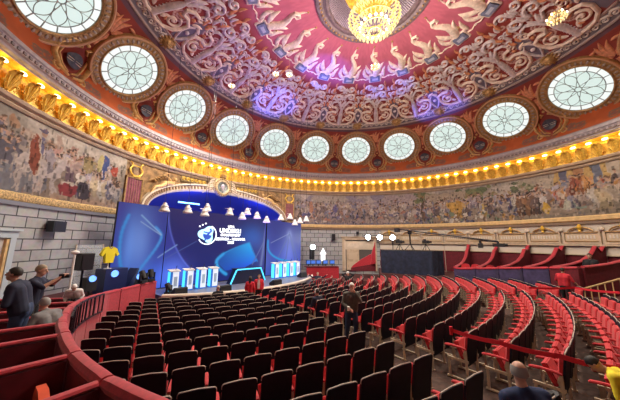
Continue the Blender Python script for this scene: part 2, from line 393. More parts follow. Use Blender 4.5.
lp = (ss > SG+.44); setm(lp, (.25, .040, .034))
dl = np.abs(xw); setm(lp & (ss < SLOOP+1.2) & (dl < .36), (.16, .13, .18))
for (ux, us, ur) in ((.62, .2, .34), (.62, .2, .20), (.62, .2, .08), (.35, 1.0, .25), (.35, 1.0, .12), (.95, .85, .2), (.3, 1.7, .22), (.8, 1.6, .18), (.2, 2.3, .2), (.65, 2.2, .15), (.4, 2.9, .16), (1.1, 1.4, .14), (.9, 2.5, .12)):
    d = np.hypot(np.abs(xx)-ux, ss-(SLOOP+us)); setm(lp & (np.abs(d-ur) < .045) & (ss < SP-.4), (.52, .36, .33))
pk = np.clip((ss-(SP-.9))/.8, 0, 1)[..., None]; c = c*(1-pk)+np.array((.43, .105, .165))*pk
sp = (ss > SL-.22); c[sp] = (.52, .40, .32)
c *= (0.88+.24*vnoise(HS, WS, 5))[..., None]
cc = np.concatenate([c[:, :-1]]*20, 1); cc = np.concatenate([cc, cc[:, :1]], 1)
cc = cc*(0.93+.14*vnoise(cc.shape[0], cc.shape[1], 40))[..., None]
M_DOME = vmat('painted_dome', .8)
def dompos(H, W):
    s = np.linspace(0, SL, H); r = np.interp(s, DS, DR)[:, None]; z = np.interp(s, DS, DZ)[:, None]; a = np.radians(np.linspace(0, 360, W))[None]
    return np.stack([r*np.sin(a), r*np.cos(a), z+0*a], -1)
ceil = struct(canvas_mesh('ceiling', cc, dompos, M_DOME))
# oculus: moulded ring, fluted inner cone and gilt boss ring
oc = MB(); oc.lathe([(2.98, 15.44), (2.95, 15.36), (2.80, 15.32), (2.66, 15.37), (2.60, 15.44), (2.5, 15.42), (2.42, 15.36), (2.30, 15.38), (2.26, 15.48)], 96)
ocu = struct(oc.build('trim_oculus', mat('bronze_blue_moulding', (.16, .11, .13), .5, .1, noise=.3, nscale=5)))
oc = MB(); oc.lathe([(2.28, 15.47), (2.1, 15.60), (1.75, 15.80), (1.45, 15.92)], 96); oc.build('flutes_ground', mat('lilac_cone', (.20, .15, .27), .6), ocu)
fl = MB()
for k in range(120):
    a = 3*k; fl.tube([pol(a, 2.26, 15.46), pol(a, 1.5, 15.88)], [.035, .022], 5)
fl.build('fluting', mat('pale_flute', (.42, .34, .42), .6), ocu)
oc = MB(); oc.lathe([(1.48, 15.90), (1.42, 15.80), (1.30, 15.82), (1.2, 15.95), (.8, 16.05), (.3, 16.05), (.0, 16.03)], 64); oc.build('boss', M_GOLD, ocu)
gr = MB()
for k in range(72): gr.ball(pol(5*k, 2.73, 15.32), .06, 8)
gr.build('bead_ring', M_OLDGOLD, ocu)

# ---------------------------------------------------------------- round windows, every 18 degrees
WT = .8019; WNR, WNZ = -math.sin(WT)*1.0, 0
def win_basis(a):
    n = Vector((math.sin(R(a)), math.cos(R(a)), 0)); tg = Vector((math.cos(R(a)), -math.sin(R(a)), 0)); up = Vector((0, 0, 1))*math.cos(WT)-n*math.sin(WT); nin = -(n*math.cos(WT)+Vector((0, 0, 1))*math.sin(WT))
    return Matrix((tg, up, nin)).transposed()      # columns: tangent, up-meridian, inward
GR = 1.405
pane = MB(); pane.lathe([(0, 0), (GR*.5, 0), (GR+.02, 0)], 64, M=Matrix.Rotation(PI/2, 3, 'X')); pane = MB()
pane.lathe([(0, .0), (GR*.5, .0), (GR+.03, .0), (GR+.03, -.05), (0, -.05)], 64, M=Matrix(((1, 0, 0), (0, 1, 0), (0, 0, 1))))
pane_m = pane.mesh('pane', M_PANE)
pt = MB(); pt.lathe([(0, .004), (GR*.4, .004), (GR*.78, .004)], 56); petal_m = pt.mesh('petal_pane', M_PETAL)
fr = MB(); fr.lathe([(GR-.01, -.16), (GR-.01, .06), (GR+.05, .10), (GR+.10, .05), (GR+.36, .07), (GR+.40, .14), (GR+.50, .13), (GR+.55, .04), (GR+.55, -.22)], 72); fr_m = fr.mesh('window_frame', M_OLDGOLD)
eg = MB()
for k in range(44):
    a = 360*k/44; p = pol(a, GR+.225, .075); eg.ball(p, 1, 6, (.062, .115, .05), Matrix.Rotation(-R(a), 3, 'Z'))
eg_m = eg.mesh('egg_moulding', mat('stone_eggs', (.40, .33, .27), .6))
rimm = MB(); rimm.lathe([(GR+.41, .13), (GR+.44, .17), (GR+.50, .17), (GR+.52, .12)], 72); rim_m = rimm.mesh('outer_bead', mat('salmon_gilt', (.60, .34, .18), .5, .15))
mu = MB()
def ring2(r, w, z=.012, n=56): mu.tube([pol(360*k/n, r, z) for k in range(n)], w, 5, closed=True)
ring2(GR*.78, .022); ring2(GR*.11, .024, n=20); ring2(GR*.99, .018)
for k in range(16):
    a = 22.5*k; mu.tube([pol(a, GR*.78, .012), pol(a, GR, .012)], .024, 5)
for k in range(8):
    a = 45*k
    for s in (-1, 1):
        pts = [pol(a+s*22.5*math.sin(PI*t)*1.0, GR*(.11+.67*t), .012) for t in [i/10 for i in range(11)]]; mu.tube(pts, .016, 5)
    mu.tube([pol(a+22.5, GR*.30, .012), pol(a+22.5, GR*.78, .012)], .011, 5)
mu_m = mu.mesh('muntins', M_LEAD)
WIN = [18*k for k in range(-5, 10)]
for k, a in enumerate(WIN):
    w = bpy.data.objects.new('window_%d' % (k+1), fr_m); COL.objects.link(w); struct(w)
    w.matrix_world = Matrix.Translation(pol(a, 13.043, 12.108)) @ win_basis(a).to_4x4()
    for nm, me in (('pane', pane_m), ('petal_pane', petal_m), ('egg_moulding', eg_m), ('outer_bead', rim_m), ('muntins', mu_m)): obj(nm, me, w)
WNAME = {}   # descriptive phrases for the gaps
vis = [a for a in WIN if -54 <= a <= 126]
for i, a in enumerate(vis[:-1]): WNAME[a+9] = 'between the %s and %s round windows from the left' % (ORD[i+1], ORD[i+2])
for i, a in enumerate(vis): WNAME[a] = 'above the %s round window from the left' % ORD[i+1]

# ---------------------------------------------------------------- relief ornament: curves laid on the dome
def rel(mb, pts, w, h=.10, a0=0.0, base=-.01, n=7):
    P = [dom(x, s, base, a0) for x, s in pts]; N = len(P); ws = w if isinstance(w, (list, tuple)) else [w]*N
    vs = []; fs = []
    for i in range(N):
        t = (P[min(i+1, N-1)]-P[max(i-1, 0)]); 
        if t.length < 1e-6: t = Vector((1, 0, 0))
        t.normalize(); nrm = (dom(pts[i][0], pts[i][1], .1, a0)-dom(pts[i][0], pts[i][1], 0, a0)).normalized(); b = t.cross(nrm).normalized()
        for k in range(n):
            th = PI*k/(n-1); vs.append(P[i]+b*math.cos(th)*ws[i]/2+nrm*math.sin(th)*min(h, ws[i]*.9))
    for i in range(N-1):
        for k in range(n-1): fs.append((i*n+k, i*n+k+1, (i+1)*n+k+1, (i+1)*n+k))
    fs.append(tuple(range(n))); fs.append(tuple((N-1)*n+k for k in range(n))[::-1])
    mb.add(vs, fs)
def spiral(cx, cs, r0, turns, a0, d=1, n=22, shrink=.12):
    return [(cx+r0*(1-(1-shrink)*t)*math.cos(a0+d*2*PI*turns*t), cs+r0*(1-(1-shrink)*t)*math.sin(a0+d*2*PI*turns*t)) for t in [i/n for i in range(n+1)]]
def leafrel(mb, x, s, L, W, ang, h=.09):
    dx, ds = math.cos(ang), math.sin(ang); rel(mb, [(x+dx*L*t+(-ds)*.12*L*math.sin(PI*t), s+ds*L*t+dx*.12*L*math.sin(PI*t)) for t in [i/6 for i in range(7)]], [W*v for v in (.35, .85, 1, .95, .75, .45, .1)], h)
def ballrel(mb, x, s, r, sz=(1, 1, 1), h=0): mb.ball(dom(x, s, h), r, 8, sz)
# loop pair with trunk (axis between two windows)
lo = MB()
for q in (-1, 1):
    pts = [(q*.14, SLOOP+1.15), (q*.22, SLOOP+.7), (q*.20, SLOOP+.35), (q*.18, SLOOP+.05), (q*.16, SLOOP-.35)]
    out = [(q*.02, SLOOP-.95), (q*.35, SLOOP-1.0), (q*.8, SLOOP-.92), (q*1.15, SLOOP-.62), (q*1.28, SLOOP-.15), (q*1.18, SLOOP+.25), (q*.85, SLOOP+.42), (q*.5, SLOOP+.35), (q*.36, SLOOP+.62), (q*.55, SLOOP+.92), (q*.9, SLOOP+.98)]
    rel(lo, out, [.20]*len(out), .15)
    rel(lo, spiral(q*.72, SLOOP-.28, .38, 1.35, PI/2, -q), [.13]*23, .12)
    rel(lo, spiral(q*.98, SLOOP+1.12, .26, 1.2, -PI/2, q), [.10]*23, .10)
    ballrel(lo, q*.72, SLOOP-.28, .11)
    leafrel(lo, q*.3, SLOOP-.7, .5, .2, PI/2-q*.5); leafrel(lo, q*1.2, SLOOP+.45, .5, .2, PI/2-q*.8)
loop_m = lo.mesh('loop_scroll', M_PALE)
tr = MB()
rel(tr, [(0, SLOOP-.95), (0, SLOOP-.5), (0, SLOOP), (0, SLOOP+.45), (0, SLOOP+.8)], [.34, .26, .36, .30, .12], .24)
for k in range(6): rel(tr, [(-.20, SLOOP-.8+.17*k), (0, SLOOP-.86+.17*k), (.20, SLOOP-.8+.17*k)], .08, .28)
for q in (-1, 1):
    rel(tr, [(q*.06, SLOOP+.7), (q*.16, SLOOP+1.2), (q*.46, SLOOP+1.6), (q*.80, SLOOP+1.5), (q*.92, SLOOP+1.22)], [.14, .18, .18, .15, .10], .16)
    rel(tr, spiral(q*.52, SLOOP+2.12, .38, 1.3, PI, -q), [.17]*23, .15); rel(tr, spiral(q*.40, SLOOP+2.98, .30, 1.3, PI, q), [.14]*23, .13)
    leafrel(tr, q*.06, SLOOP+1.0, .75, .26, PI/2-q*.25, .13); leafrel(tr, q*.08, SLOOP+1.75, .65, .24, PI/2-q*.1, .13); leafrel(tr, q*.10, SLOOP+2.5, .6, .22, PI/2+q*.05, .12)
    leafrel(tr, q*.88, SLOOP+1.75, .55, .20, PI/2+q*.25, .10)
trunk_m = tr.mesh('trunk_scroll', M_PALE2)
fi = MB()        # orange leaves among the scrolls
for q in (-1, 1):
    ballrel(fi, q*.52, SLOOP+2.12, .12); ballrel(fi, q*.40, SLOOP+2.98, .10); ballrel(fi, q*.95, SLOOP+.66, .11)
    leafrel(fi, q*1.30, SLOOP+.95, .55, .22, PI/2+q*.3, .11); leafrel(fi, q*1.06, SLOOP+1.75, .55, .2, PI/2+q*.45, .11); leafrel(fi, q*.92, SLOOP+2.5, .6, .19, PI/2+q*.3, .11); leafrel(fi, q*.40, SLOOP+.15, .45, .2, q*.3 if q > 0 else PI-.3, .10)
    leafrel(fi, q*.55, SLOOP-.62, .36, .16, PI/2+q*.5, .1); leafrel(fi, q*.78, SLOOP+3.05, .5, .16, PI/2+q*.1, .1)
spray_m = fi.mesh('gilt_spray', M_ORANGE)
# heart-shaped scroll filling the gap over each window
gp = MB()
for q in (-1, 1):
    rel(gp, [(0, SG+.42), (q*.16, SG+.7), (q*.30, SG+1.1), (q*.26, SG+1.5), (q*.08, SG+1.75)], [.10, .13, .14, .12, .08], .13)
    rel(gp, spiral(q*.22, SLOOP+1.35, .20, 1.2, -PI/2, q, 16), [.09]*17, .11); rel(gp, spiral(q*.17, SLOOP+2.05, .17, 1.2, -PI/2, -q, 16), [.08]*17, .1)
    leafrel(gp, q*.10, SLOOP+2.4, .5, .17, PI/2-q*.1, .1)
ballrel(gp, 0, SG+1.2, .13); leafrel(gp, 0, SLOOP+1.45, .7, .18, PI/2, .12)
gap_m = gp.mesh('heart_scroll', M_PALE2)
# plaque
pq = MB()
def quadrel(mb, x0, x1, s0, s1, h, d=.12):
    P = [dom(x, s, h) for x, s in ((x0, s0), (x1, s0), (x1, s1), (x0, s1))]+[dom(x, s, h-d) for x, s in ((x0, s0), (x1, s0), (x1, s1), (x0, s1))]
    mb.add(P, [(0, 1, 2, 3), (7, 6, 5, 4), (0, 4, 5, 1), (1, 5, 6, 2), (2, 6, 7, 3), (3, 7, 4, 0)])
quadrel(pq, -.34, .34, SP-.24, SP+.24, .14); plaq_m = pq.mesh('slate_panel', M_PLAQ, False)
pf = MB()
for (p, q) in (((-.40, SP-.30), (.40, SP-.30)), ((.40, SP-.30), (.40, SP+.30)), ((.40, SP+.30), (-.40, SP+.30)), ((-.40, SP+.30), (-.40, SP-.30))): rel(pf, [p, ((p[0]+q[0])/2, (p[1]+q[1])/2), q], .11, .17)
for q in (-1, 1): 
    rel(pf, [(q*.46, SP), (q*.70, SP-.08), (q*.90, SP+.02)], [.10, .08, .05], .1); ballrel(pf, q*.95, SP, .07)
pf_m = pf.mesh('panel_frame', M_PALE)
ins = MB(); quadrel(ins, -.20, .20, SP-.10, SP+.10, .16, .03); ins_m = ins.mesh('panel_inset', mat('pale_inset', (.45, .47, .60), .6), False)
# rearing creature above each plaque, pointing to the oculus
cr_ = MB(); L0 = SP+.38
rel(cr_, [(0, L0-.05), (.06, L0+.25), (.15, L0+.55), (.14, L0+.9), (.02, L0+1.2), (-.12, L0+1.42), (-.18, L0+1.66), (-.06, L0+1.86), (.13, L0+1.82), (.15, L0+1.6), (.02, L0+1.55)], [.42, .44, .42, .36, .30, .24, .21, .19, .16, .12, .08], .24)
rel(cr_, [(-.1, L0+1.86), (-.06, L0+2.1), (.02, L0+2.32)], [.11, .09, .04], .1)
for q in (-1, 1):
    leafrel(cr_, q*.20, L0+.05, .95, .32, PI/2-q*.42, .13); leafrel(cr_, q*.62, L0-.25, .85, .26, PI/2-q*.10, .12); leafrel(cr_, q*.40, L0-.35, .5, .22, PI/2-q*.5, .12)
crea_m = cr_.mesh('creature', M_PALE)
cg = MB()
for q in (-1, 1): rel(cg, spiral(q*.30, L0+.22, .17, 1.1, 0, q, 14), [.09]*15, .12)
ballrel(cg, .02, L0+2.35, .07); creag_m = cg.mesh('gilt_wing', M_OLDGOLD)
# palmette between windows (salmon) and gilt lion mask above each window
pm = MB()
S0 = SWC+.75
for q in (-1, 1):
    leafrel(pm, q*.05, S0, .95, .26, PI/2-q*.25); leafrel(pm, q*.10, S0-.1, .75, .22, PI/2-q*.85); rel(pm, spiral(q*.34, S0+.05, .2, 1.1, PI/2, -q, 14), [.10]*15, .1)
    leafrel(pm, q*.35, S0+.75, .5, .18, -q*.2 if q > 0 else PI+.2)
leafrel(pm, 0, S0-.05, 1.1, .28, PI/2); leafrel(pm, 0, S0-.2, -.55, .2, PI/2); rel(pm, [(0, S0-.2), (0, S0-.6), (0, S0-1.0)], [.16, .12, .2], .1)
palm_m = pm.mesh('palmette', M_ORANGE)
ms = MB(); ms.ball(dom(0, SG, .04), .30, 12, (1, 1, 1)); 
for k in range(12): leafrel(ms, .24*math.cos(k*PI/6), SG+.24*math.sin(k*PI/6), .24, .17, k*PI/6, .12)
for q in (-1, 1): ballrel(ms, q*.10, SG+.06, .07, h=.28)
ballrel(ms, 0, SG-.06, .09, h=.30)
mask_m = ms.mesh('lion_mask', M_OLDGOLD)
# running-wave band, one length per sector (between masks)
wv = MB()
for q in range(-3, 4):
    x = q*.45; rel(wv, spiral(x, SG, .20, 1.35, PI*.9, -1, 16), [.085]*17, .08)
    rel(wv, [(x-.2, SG+.02), (x-.05, SG+.24), (x+.2, SG+.1), (x+.26, SG-.06)], [.07, .08, .08, .06], .07)
wave_m = wv.mesh('wave_scroll', mat('pale_wave', (.60, .52, .49), .7, noise=.15, nscale=6))
wr = MB()
for dv in (-.36, .36): rel(wr, [(-1.76+.22*k, SG+dv) for k in range(17)], .10, .08)
wrim_m = wr.mesh('band_edge', mat('taupe_edge', (.34, .24, .22), .7))
# cartouche low between two windows
SC_ = SWB-.12
KC = 1.42
_dom = dom
def dom(x, s, h=0.0, a0=0.0): return _dom(x*KC, SC_+(s-SC_)*KC, h, a0)
ct = MB(); P = [(.25*math.sin(t)*(1.0 if math.cos(t) > 0 else .92), SC_+.33*math.cos(t)) for t in [2*PI*k/24 for k in range(24)]]
cv_ = [dom(x*1.15, s, .16) for x, s in P]+[dom(0, SC_, .20)]; ct.add(cv_, [(k, (k+1) % 24, 24) for k in range(24)])
ct_m = ct.mesh('dark_shield', M_DARKPL)
tx = MB()
for d in (-.09, .02): rel(tx, [(-.24, SC_+d), (0, SC_+d), (.24, SC_+d)], .035, .05, base=.17)
tx_m = tx.mesh('gilt_line', M_CREAM)
cs = MB()
for q in (-1, 1):
    rel(cs, [(q*.06, SC_-.62), (q*.38, SC_-.50), (q*.58, SC_-.15), (q*.60, SC_+.25), (q*.45, SC_+.60), (q*.22, SC_+.70), (q*.10, SC_+.55), (q*.22, SC_+.44)], [.10, .17, .20, .19, .17, .15, .13, .09], .2)
    rel(cs, [(q*.05, SC_-.48), (q*.28, SC_-.36), (q*.42, SC_-.05), (q*.40, SC_+.3)], [.07, .11, .11, .07], .17)
    rel(cs, spiral(q*.42, SC_-.55, .16, 1.1, PI/2, -q, 12), [.08]*13, .1)
ballrel(cs, 0, SC_+.72, .09)
cs_m = cs.mesh('scroll_frame', mat('bronze_scroll', (.66, .42, .17), .4, .25, noise=.2, nscale=6))
dom = _dom
def ornament(name, meshes, a, label=None):
    t = bpy.data.objects.new(name, meshes[0][1] if len(meshes) == 1 else None); COL.objects.link(t); t.parent = ceil; t.rotation_euler = (0, 0, -R(a))
    if len(meshes) > 1:
        for n_, me in meshes: obj(n_, me, t)
    if label: t['label'] = label
    return t
for k in range(-5, 10):
    a = 18*k
    if -70 < a < 140: ornament('lion_mask', [('lion_mask', mask_m)], a, 'gilded lion mask'); ornament('heart_scroll', [('heart_scroll', gap_m)], a, 'lilac heart shaped scroll')
for k in range(-5, 9):
    a = 18*k+9
    if not -70 < a < 140: continue
    ornament('wave_band', [('wave_scroll', wave_m), ('band_edge', wrim_m)], a, 'mauve running wave band')
    ornament('scroll_relief', [('loop_scroll', loop_m), ('trunk_scroll', trunk_m), ('gilt_spray', spray_m)], a, 'pale stucco scrollwork')
    ornament('dome_plaque', [('panel_frame', pf_m), ('slate_panel', plaq_m), ('panel_inset', ins_m)], a, 'slate blue plaque in pale frame')
    ornament('rearing_creature', [('creature', crea_m), ('gilt_wing', creag_m)], a, 'pale stucco creature on the pink field')
    ornament('palmette', [('palmette', palm_m)], a, 'salmon leaf palmette')
    ornament('cartouche', [('shield', ct_m), ('scroll_frame', cs_m), ('gilt_line', tx_m)], a, 'dark shield in a bronze scroll frame')

# ================================================================== THE PAINTED FRIEZE
DU, DV = .03, .03
def fres(a0, a1, painter):
    L = (a1-a0)*PI/180*RW; W = int(L/DU); H = int(3.02/DV)
    U = np.linspace(a0, a1, W)[None]*np.ones((H, 1)); V = np.linspace(0, 3.02, H)[:, None]*np.ones((1, W))
    c = np.zeros((H, W, 3)); sky = np.clip((V-1.2)/1.6, 0, 1)[..., None]
    c[:] = np.array((.30, .24, .20)); c = c*(1-sky)+np.array((.50, .45, .40))*sky
    n1 = vnoise(H, W, 34, 14)[..., None]; n2 = vnoise(H, W, 9, 6)[..., None]
    c = c*(.65+.7*n1)*(.85+.3*n2)
    U0, V0 = U, V
    U = U+(vnoise(H, W, 11)-.5)*.8+(vnoise(H, W, 5)-.5)*.45; V = V+(vnoise(H, W, 10)-.5)*.2+(vnoise(H, W, 4)-.5)*.11
    painter(c, U, V, H, W)
    nst = int(L*75)           # brush strokes of light and dark
    for _ in range(nst):
        i, j = random.randrange(2, H-2), random.randrange(3, W-3); hh, ww = random.randrange(1, 5), random.randrange(1, 3)
        if V0[i, j] > 2.5 and random.random() < .8: continue
        q = random.random(); sl = (slice(max(0, i-hh), i+hh), slice(max(0, j-ww), j+ww))
        if q < .34: c[sl] = c[sl]*.48
        elif q < .62: c[sl] = c[sl]*.55+np.array((.26, .22, .19))
        elif q < .75: c[sl] = c[sl]*.7+np.array((.10, .04, .02))
        elif q < .85: c[sl] = c[sl]*.7+np.array((.03, .04, .08))
    c *= (.80+.40*vnoise(H, W, 3))[..., None]
    return np.clip(c*np.array((.66, .63, .60)), .008, .9)
MU = PI/180*RW
def ell(c, U, V, a, v, ra, rv, col, rot=0.0):
    x = (U-a)*MU; y = V-v; ca, sa = math.cos(rot), math.sin(rot); X = x*ca+y*sa; Y = -x*sa+y*ca
    c[(X/ra)**2+(Y/rv)**2 < 1] = col
def rect(c, U, V, a0, a1, v0, v1, col): c[(U > a0) & (U < a1) & (V > v0) & (V < v1)] = col
def fig(c, U, V, a, v, h, col, head=(.50, .32, .24), arm=True, leg=None):
    ell(c, U, V, a, v+h*.20, h*.10, h*.22, leg or tuple(k*.6 for k in col)); ell(c, U, V, a, v+h*.55, h*.15, h*.27, col)
    if arm: ell(c, U, V, a+random.choice((-1, 1))*h*.16/MU, v+h*.60, h*.05, h*.18, tuple(min(.8, k*1.25) for k in col), random.uniform(-.6, .6))
    ell(c, U, V, a, v+h*.90, h*.065, h*.085, head)
    ell(c, U, V, a, v+h*.955, h*.07, h*.05, random.choice([(.10, .07, .06), (.20, .12, .08), (.35, .30, .26)]))
def horse(c, U, V, a, v, s, col, d=1):
    ell(c, U, V, a, v+1.0*s, .62*s, .34*s, col); ell(c, U, V, a+d*.62*s/MU, v+1.38*s, .17*s, .42*s, col, -d*.5); ell(c, U, V, a+d*.82*s/MU, v+1.62*s, .26*s, .12*s, col, -d*.5)
    for q in (-.45, -.3, .35, .5): ell(c, U, V, a+d*q*s/MU, v+.42*s, .075*s, .46*s, tuple(k*.85 for k in col), random.uniform(-.15, .15))
    ell(c, U, V, a-d*.65*s/MU, v+.9*s, .08*s, .36*s, tuple(k*.6 for k in col))
def crowd(c, U, V, a0, a1, v0, v1, n, cols, h0=.9, h1=1.3):
    P = sorted([(random.uniform(v0, v1), random.uniform(a0, a1)) for _ in range(n)], reverse=True)
    for v, a in P: fig(c, U, V, a, v, random.uniform(h0, h1), random.choice(cols))
MUTED = [(.30, .22, .20), (.22, .18, .22), (.40, .32, .28), (.18, .16, .22), (.36, .20, .16), (.46, .40, .36), (.26, .26, .34), (.16, .12, .12)]
PALEC = [(.50, .42, .40), (.44, .40, .46), (.56, .46, .38), (.34, .28, .34), (.40, .30, .28), (.26, .24, .32), (.60, .54, .50)]
def paint_left(c, U, V, H, W):
    lt = U < -49.5
    c[lt] *= .75
    rect(c, U, V, -50.5, -44, 1.9, 2.45, (.46, .36, .30)); rect(c, U, V, -44.5, -43.2, 1.9, 2.75, (.44, .33, .28)); rect(c, U, V, -41.5, -40.2, 1.8, 2.6, (.42, .26, .22)); rect(c, U, V, -43, -37, 1.9, 2.2, (.48, .36, .32))
    crowd(c, U, V, -131, -52, .2, 1.6, 210, MUTED, 1.0, 1.5)
    for k in range(12): horse(c, U, V, random.uniform(-126, -53), .2, 1.0, random.choice([(.16, .13, .14), (.30, .24, .22), (.48, .44, .42)]), random.choice((-1, 1)))
    crowd(c, U, V, -54, -50, .5, 1.5, 22, [(.12, .11, .14), (.16, .14, .17), (.20, .17, .18)], .9, 1.3)
    ell(c, U, V, -51.4, 2.55, .20, .22, (.40, .25, .16))
    ell(c, U, V, -51, .45, 1.6, .5, (.20, .20, .23)); 
    crowd(c, U, V, -45.5, -32, 1.15, 1.55, 70, PALEC+[(.5, .3, .26)], .75, 1.0)
    horse(c, U, V, -47.6, .15, 1.05, (.50, .44, .42), 1); horse(c, U, V, -45.1, .12, .95, (.52, .46, .46), 1)
    ell(c, U, V, -46.6, 2.0, .19, .52, (.16, .15, .25)); ell(c, U, V, -46.5, 2.62, .12, .14, (.42, .27, .2)); ell(c, U, V, -46.5, 2.76, .14, .09, (.14, .12, .2))
    ell(c, U, V, -47.45, 1.62, .30, .86, (.56, .48, .40), .12); ell(c, U, V, -47.55, 1.62, .24, .82, (.27, .075, .045), .12)
    fig(c, U, V, -45.2, 1.5, 1.1, (.34, .22, .16)); fig(c, U, V, -44.6, 1.0, 1.25, (.36, .32, .36))
    rect(c, U, V, -42.4, -39.0, .28, .78, (.27, .05, .06)); rect(c, U, V, -42.0, -39.6, .78, 1.5, (.15, .10, .13)); rect(c, U, V, -42.2, -39.3, .74, .84, (.5, .45, .4))
    ell(c, U, V, -37.6, 1.95, .35, .40, (.34, .27, .14))
    crowd(c, U, V, -40, -31, .55, 1.0, 30, PALEC, .95, 1.15)
    for a, col in ((-38.6, (.60, .56, .52)), (-35.6, (.62, .52, .36)), (-34.4, (.64, .60, .55)), (-33.4, (.56, .48, .36)), (-32.2, (.20, .20, .30))): fig(c, U, V, a, .35, 1.25, col)
    ell(c, U, V, -38.0, .62, .34, .46, (.06, .05, .07)); 
    rect(c, U, V, -34.9, -33.5, 1.85, 2.7, (.07, .10, .28)); rect(c, U, V, -34.3, -33.9, 1.5, 1.9, (.07, .10, .28)); rect(c, U, V, -32.6, -31.3, 1.75, 2.3, (.45, .09, .06)); rect(c, U, V, -32.0, -31.5, 1.3, 1.8, (.40, .08, .06)); ell(c, U, V, -35.3, 2.2, .18, .5, (.52, .46, .22))
    crowd(c, U, V, -32.3, -30.2, .2, .6, 12, [(.14, .14, .22), (.2, .18, .24), (.4, .36, .36)], 1.0, 1.2)
    rect(c, U, V, -44, -30, .02, .20, (.38, .28, .22))
def paint_right(c, U, V, H, W):
    z1 = (U < 70); c[z1] = c[z1]*.95+np.array((.02, .015, .05))
    # loose battle scene, lilac and grey
    for k in range(34): ell(c, U, V, random.uniform(29, 80), random.uniform(1.5, 2.8), random.uniform(.3, 1.0), random.uniform(.12, .4), random.choice([(.46, .38, .40), (.36, .32, .40), (.50, .44, .40)]))
    crowd(c, U, V, 29, 80, 1.2, 1.5, 70, PALEC, .7, 1.0); 
    for k in range(9): horse(c, U, V, random.uniform(31, 80), random.uniform(.3, .8), .8, random.choice([(.52, .46, .46), (.22, .17, .18), (.36, .28, .26)]), random.choice((-1, 1)))
    crowd(c, U, V, 29, 82, .4, 1.0, 110, PALEC+MUTED, .8, 1.2)
    ell(c, U, V, 35.5, 1.75, .22, .6, (.50, .26, .18)); ell(c, U, V, 33.5, .9, .4, .3, (.16, .14, .30)); ell(c, U, V, 45.5, 1.6, .25, .5, (.16, .14, .30))
    for k in range(70): ell(c, U, V, random.uniform(29.5, 82), random.uniform(.1, 1.2), random.uniform(.06, .22), random.uniform(.05, .15), random.choice([(.10, .09, .16), (.62, .56, .54), (.20, .18, .30), (.42, .20, .16)]))
    rect(c, U, V, 29, 82, .02, .16, (.20, .19, .26))
    # orchard and court scenes
    for a in (79, 92.5, 97.5): 
        ell(c, U, V, a, 1.3, .16, 1.3, (.14, .10, .08))
        for k in range(16): ell(c, U, V, a+random.uniform(-3, 3), random.uniform(1.9, 2.9), random.uniform(.15, .4), random.uniform(.1, .28), random.choice([(.16, .20, .12), (.24, .26, .14), (.32, .26, .14)]))
    rect(c, U, V, 80, 93, 2.0, 2.7, (.46, .38, .30))
    crowd(c, U, V, 80, 106, 1.0, 1.4, 50, PALEC+[(.5, .36, .14)], .8, 1.1); crowd(c, U, V, 80, 108, .3, .8, 62, MUTED+[(.55, .40, .14), (.5, .46, .42), (.14, .14, .26)], 1.0, 1.35)
    for a in (88.5, 90, 91): fig(c, U, V, a, .5, 1.7, (.56, .34, .10))
    for k in range(60): ell(c, U, V, random.uniform(80, 108), random.uniform(.05, .9), random.uniform(.05, .2), random.uniform(.05, .2), random.choice([(.62, .58, .52), (.20, .24, .18), (.12, .12, .20), (.5, .3, .12)]))
    # hall with columns and banquet
    rect(c, U, V, 108, 150, 1.3, 3.02, (.42, .36, .30))
    for k in range(22): ell(c, U, V, 108.5+random.uniform(-2.6, 2.6), random.uniform(2.0, 2.8), .17, .12, random.choice([(.17, .20, .12), (.28, .28, .18), (.40, .36, .28), (.12, .13, .10)]))
    rect(c, U, V, 112, 115, 1.6, 2.8, (.52, .44, .36))
    for k, a in enumerate((115.5, 118.6, 121.7, 124.8, 128, 131.2, 135, 139)):
        rect(c, U, V, a, a+1.1, 1.3, 3.02, (.56, .38, .16)); rect(c, U, V, a+1.1, a+3.0, 1.7, 3.02, [(.15, .15, .22), (.42, .22, .12), (.17, .18, .24), (.5, .42, .34)][k % 4])
    crowd(c, U, V, 108, 150, .7, 1.3, 90, MUTED+PALEC+[(.50, .26, .10), (.46, .15, .10)], .95, 1.25)
    for a, q in ((107.2, (.24, .13, .08)), (108.2, (.16, .10, .08)), (109.3, (.30, .17, .10)), (110.4, (.20, .12, .09)), (111.3, (.14, .10, .10))): fig(c, U, V, a, .35, 1.6, q); ell(c, U, V, a+.5, 1.0, .05, .6, (.06, .05, .05))
    fig(c, U, V, 113.0, .55, 1.3, (.56, .52, .50)); ell(c, U, V, 113.2, .75, .18, .45, (.58, .38, .08))
    rect(c, U, V, 116.3, 118.6, .55, 1.15, (.48, .48, .40)); rect(c, U, V, 118.8, 121.0, .45, 1.0, (.22, .28, .24)); crowd(c, U, V, 116, 122, .5, .9, 7, MUTED, .9, 1.1)
    for a, q in ((119.8, (.56, .22, .08)), (120.6, (.40, .16, .08)), (121.5, (.60, .30, .12)), (119.2, (.30, .10, .07))): fig(c, U, V, a, 1.3, 1.35, q); ell(c, U, V, a+.35, 1.9, .035, .4, (.10, .06, .05))
    for a in (122.6, 123.8, 125, 126.3): fig(c, U, V, a, .3, 1.6, random.choice([(.52, .42, .28), (.38, .32, .26), (.55, .50, .44)]))
    crowd(c, U, V, 126, 150, .3, .7, 40, MUTED, 1.1, 1.5)
    rect(c, U, V, 106, 150, .02, .30, (.26, .22, .18))
M_FRES = vmat('fresco_paint', .85)
def frepos(a0, a1):
    def f(H, W):
        a = np.radians(np.linspace(a0, a1, W))[None]; z = np.linspace(4.73, 7.75, H)[:, None]; r = RW-.02
        return np.stack([r*np.sin(a)+0*z, r*np.cos(a)+0*z, z+0*a], -1)
    return f
o = canvas_mesh('wall_frieze', fres(-131, -29.3, paint_left), frepos(-131, -29.3), M_FRES); struct(o); o['label'] = 'painted frieze of riders and crowds on the left wall'
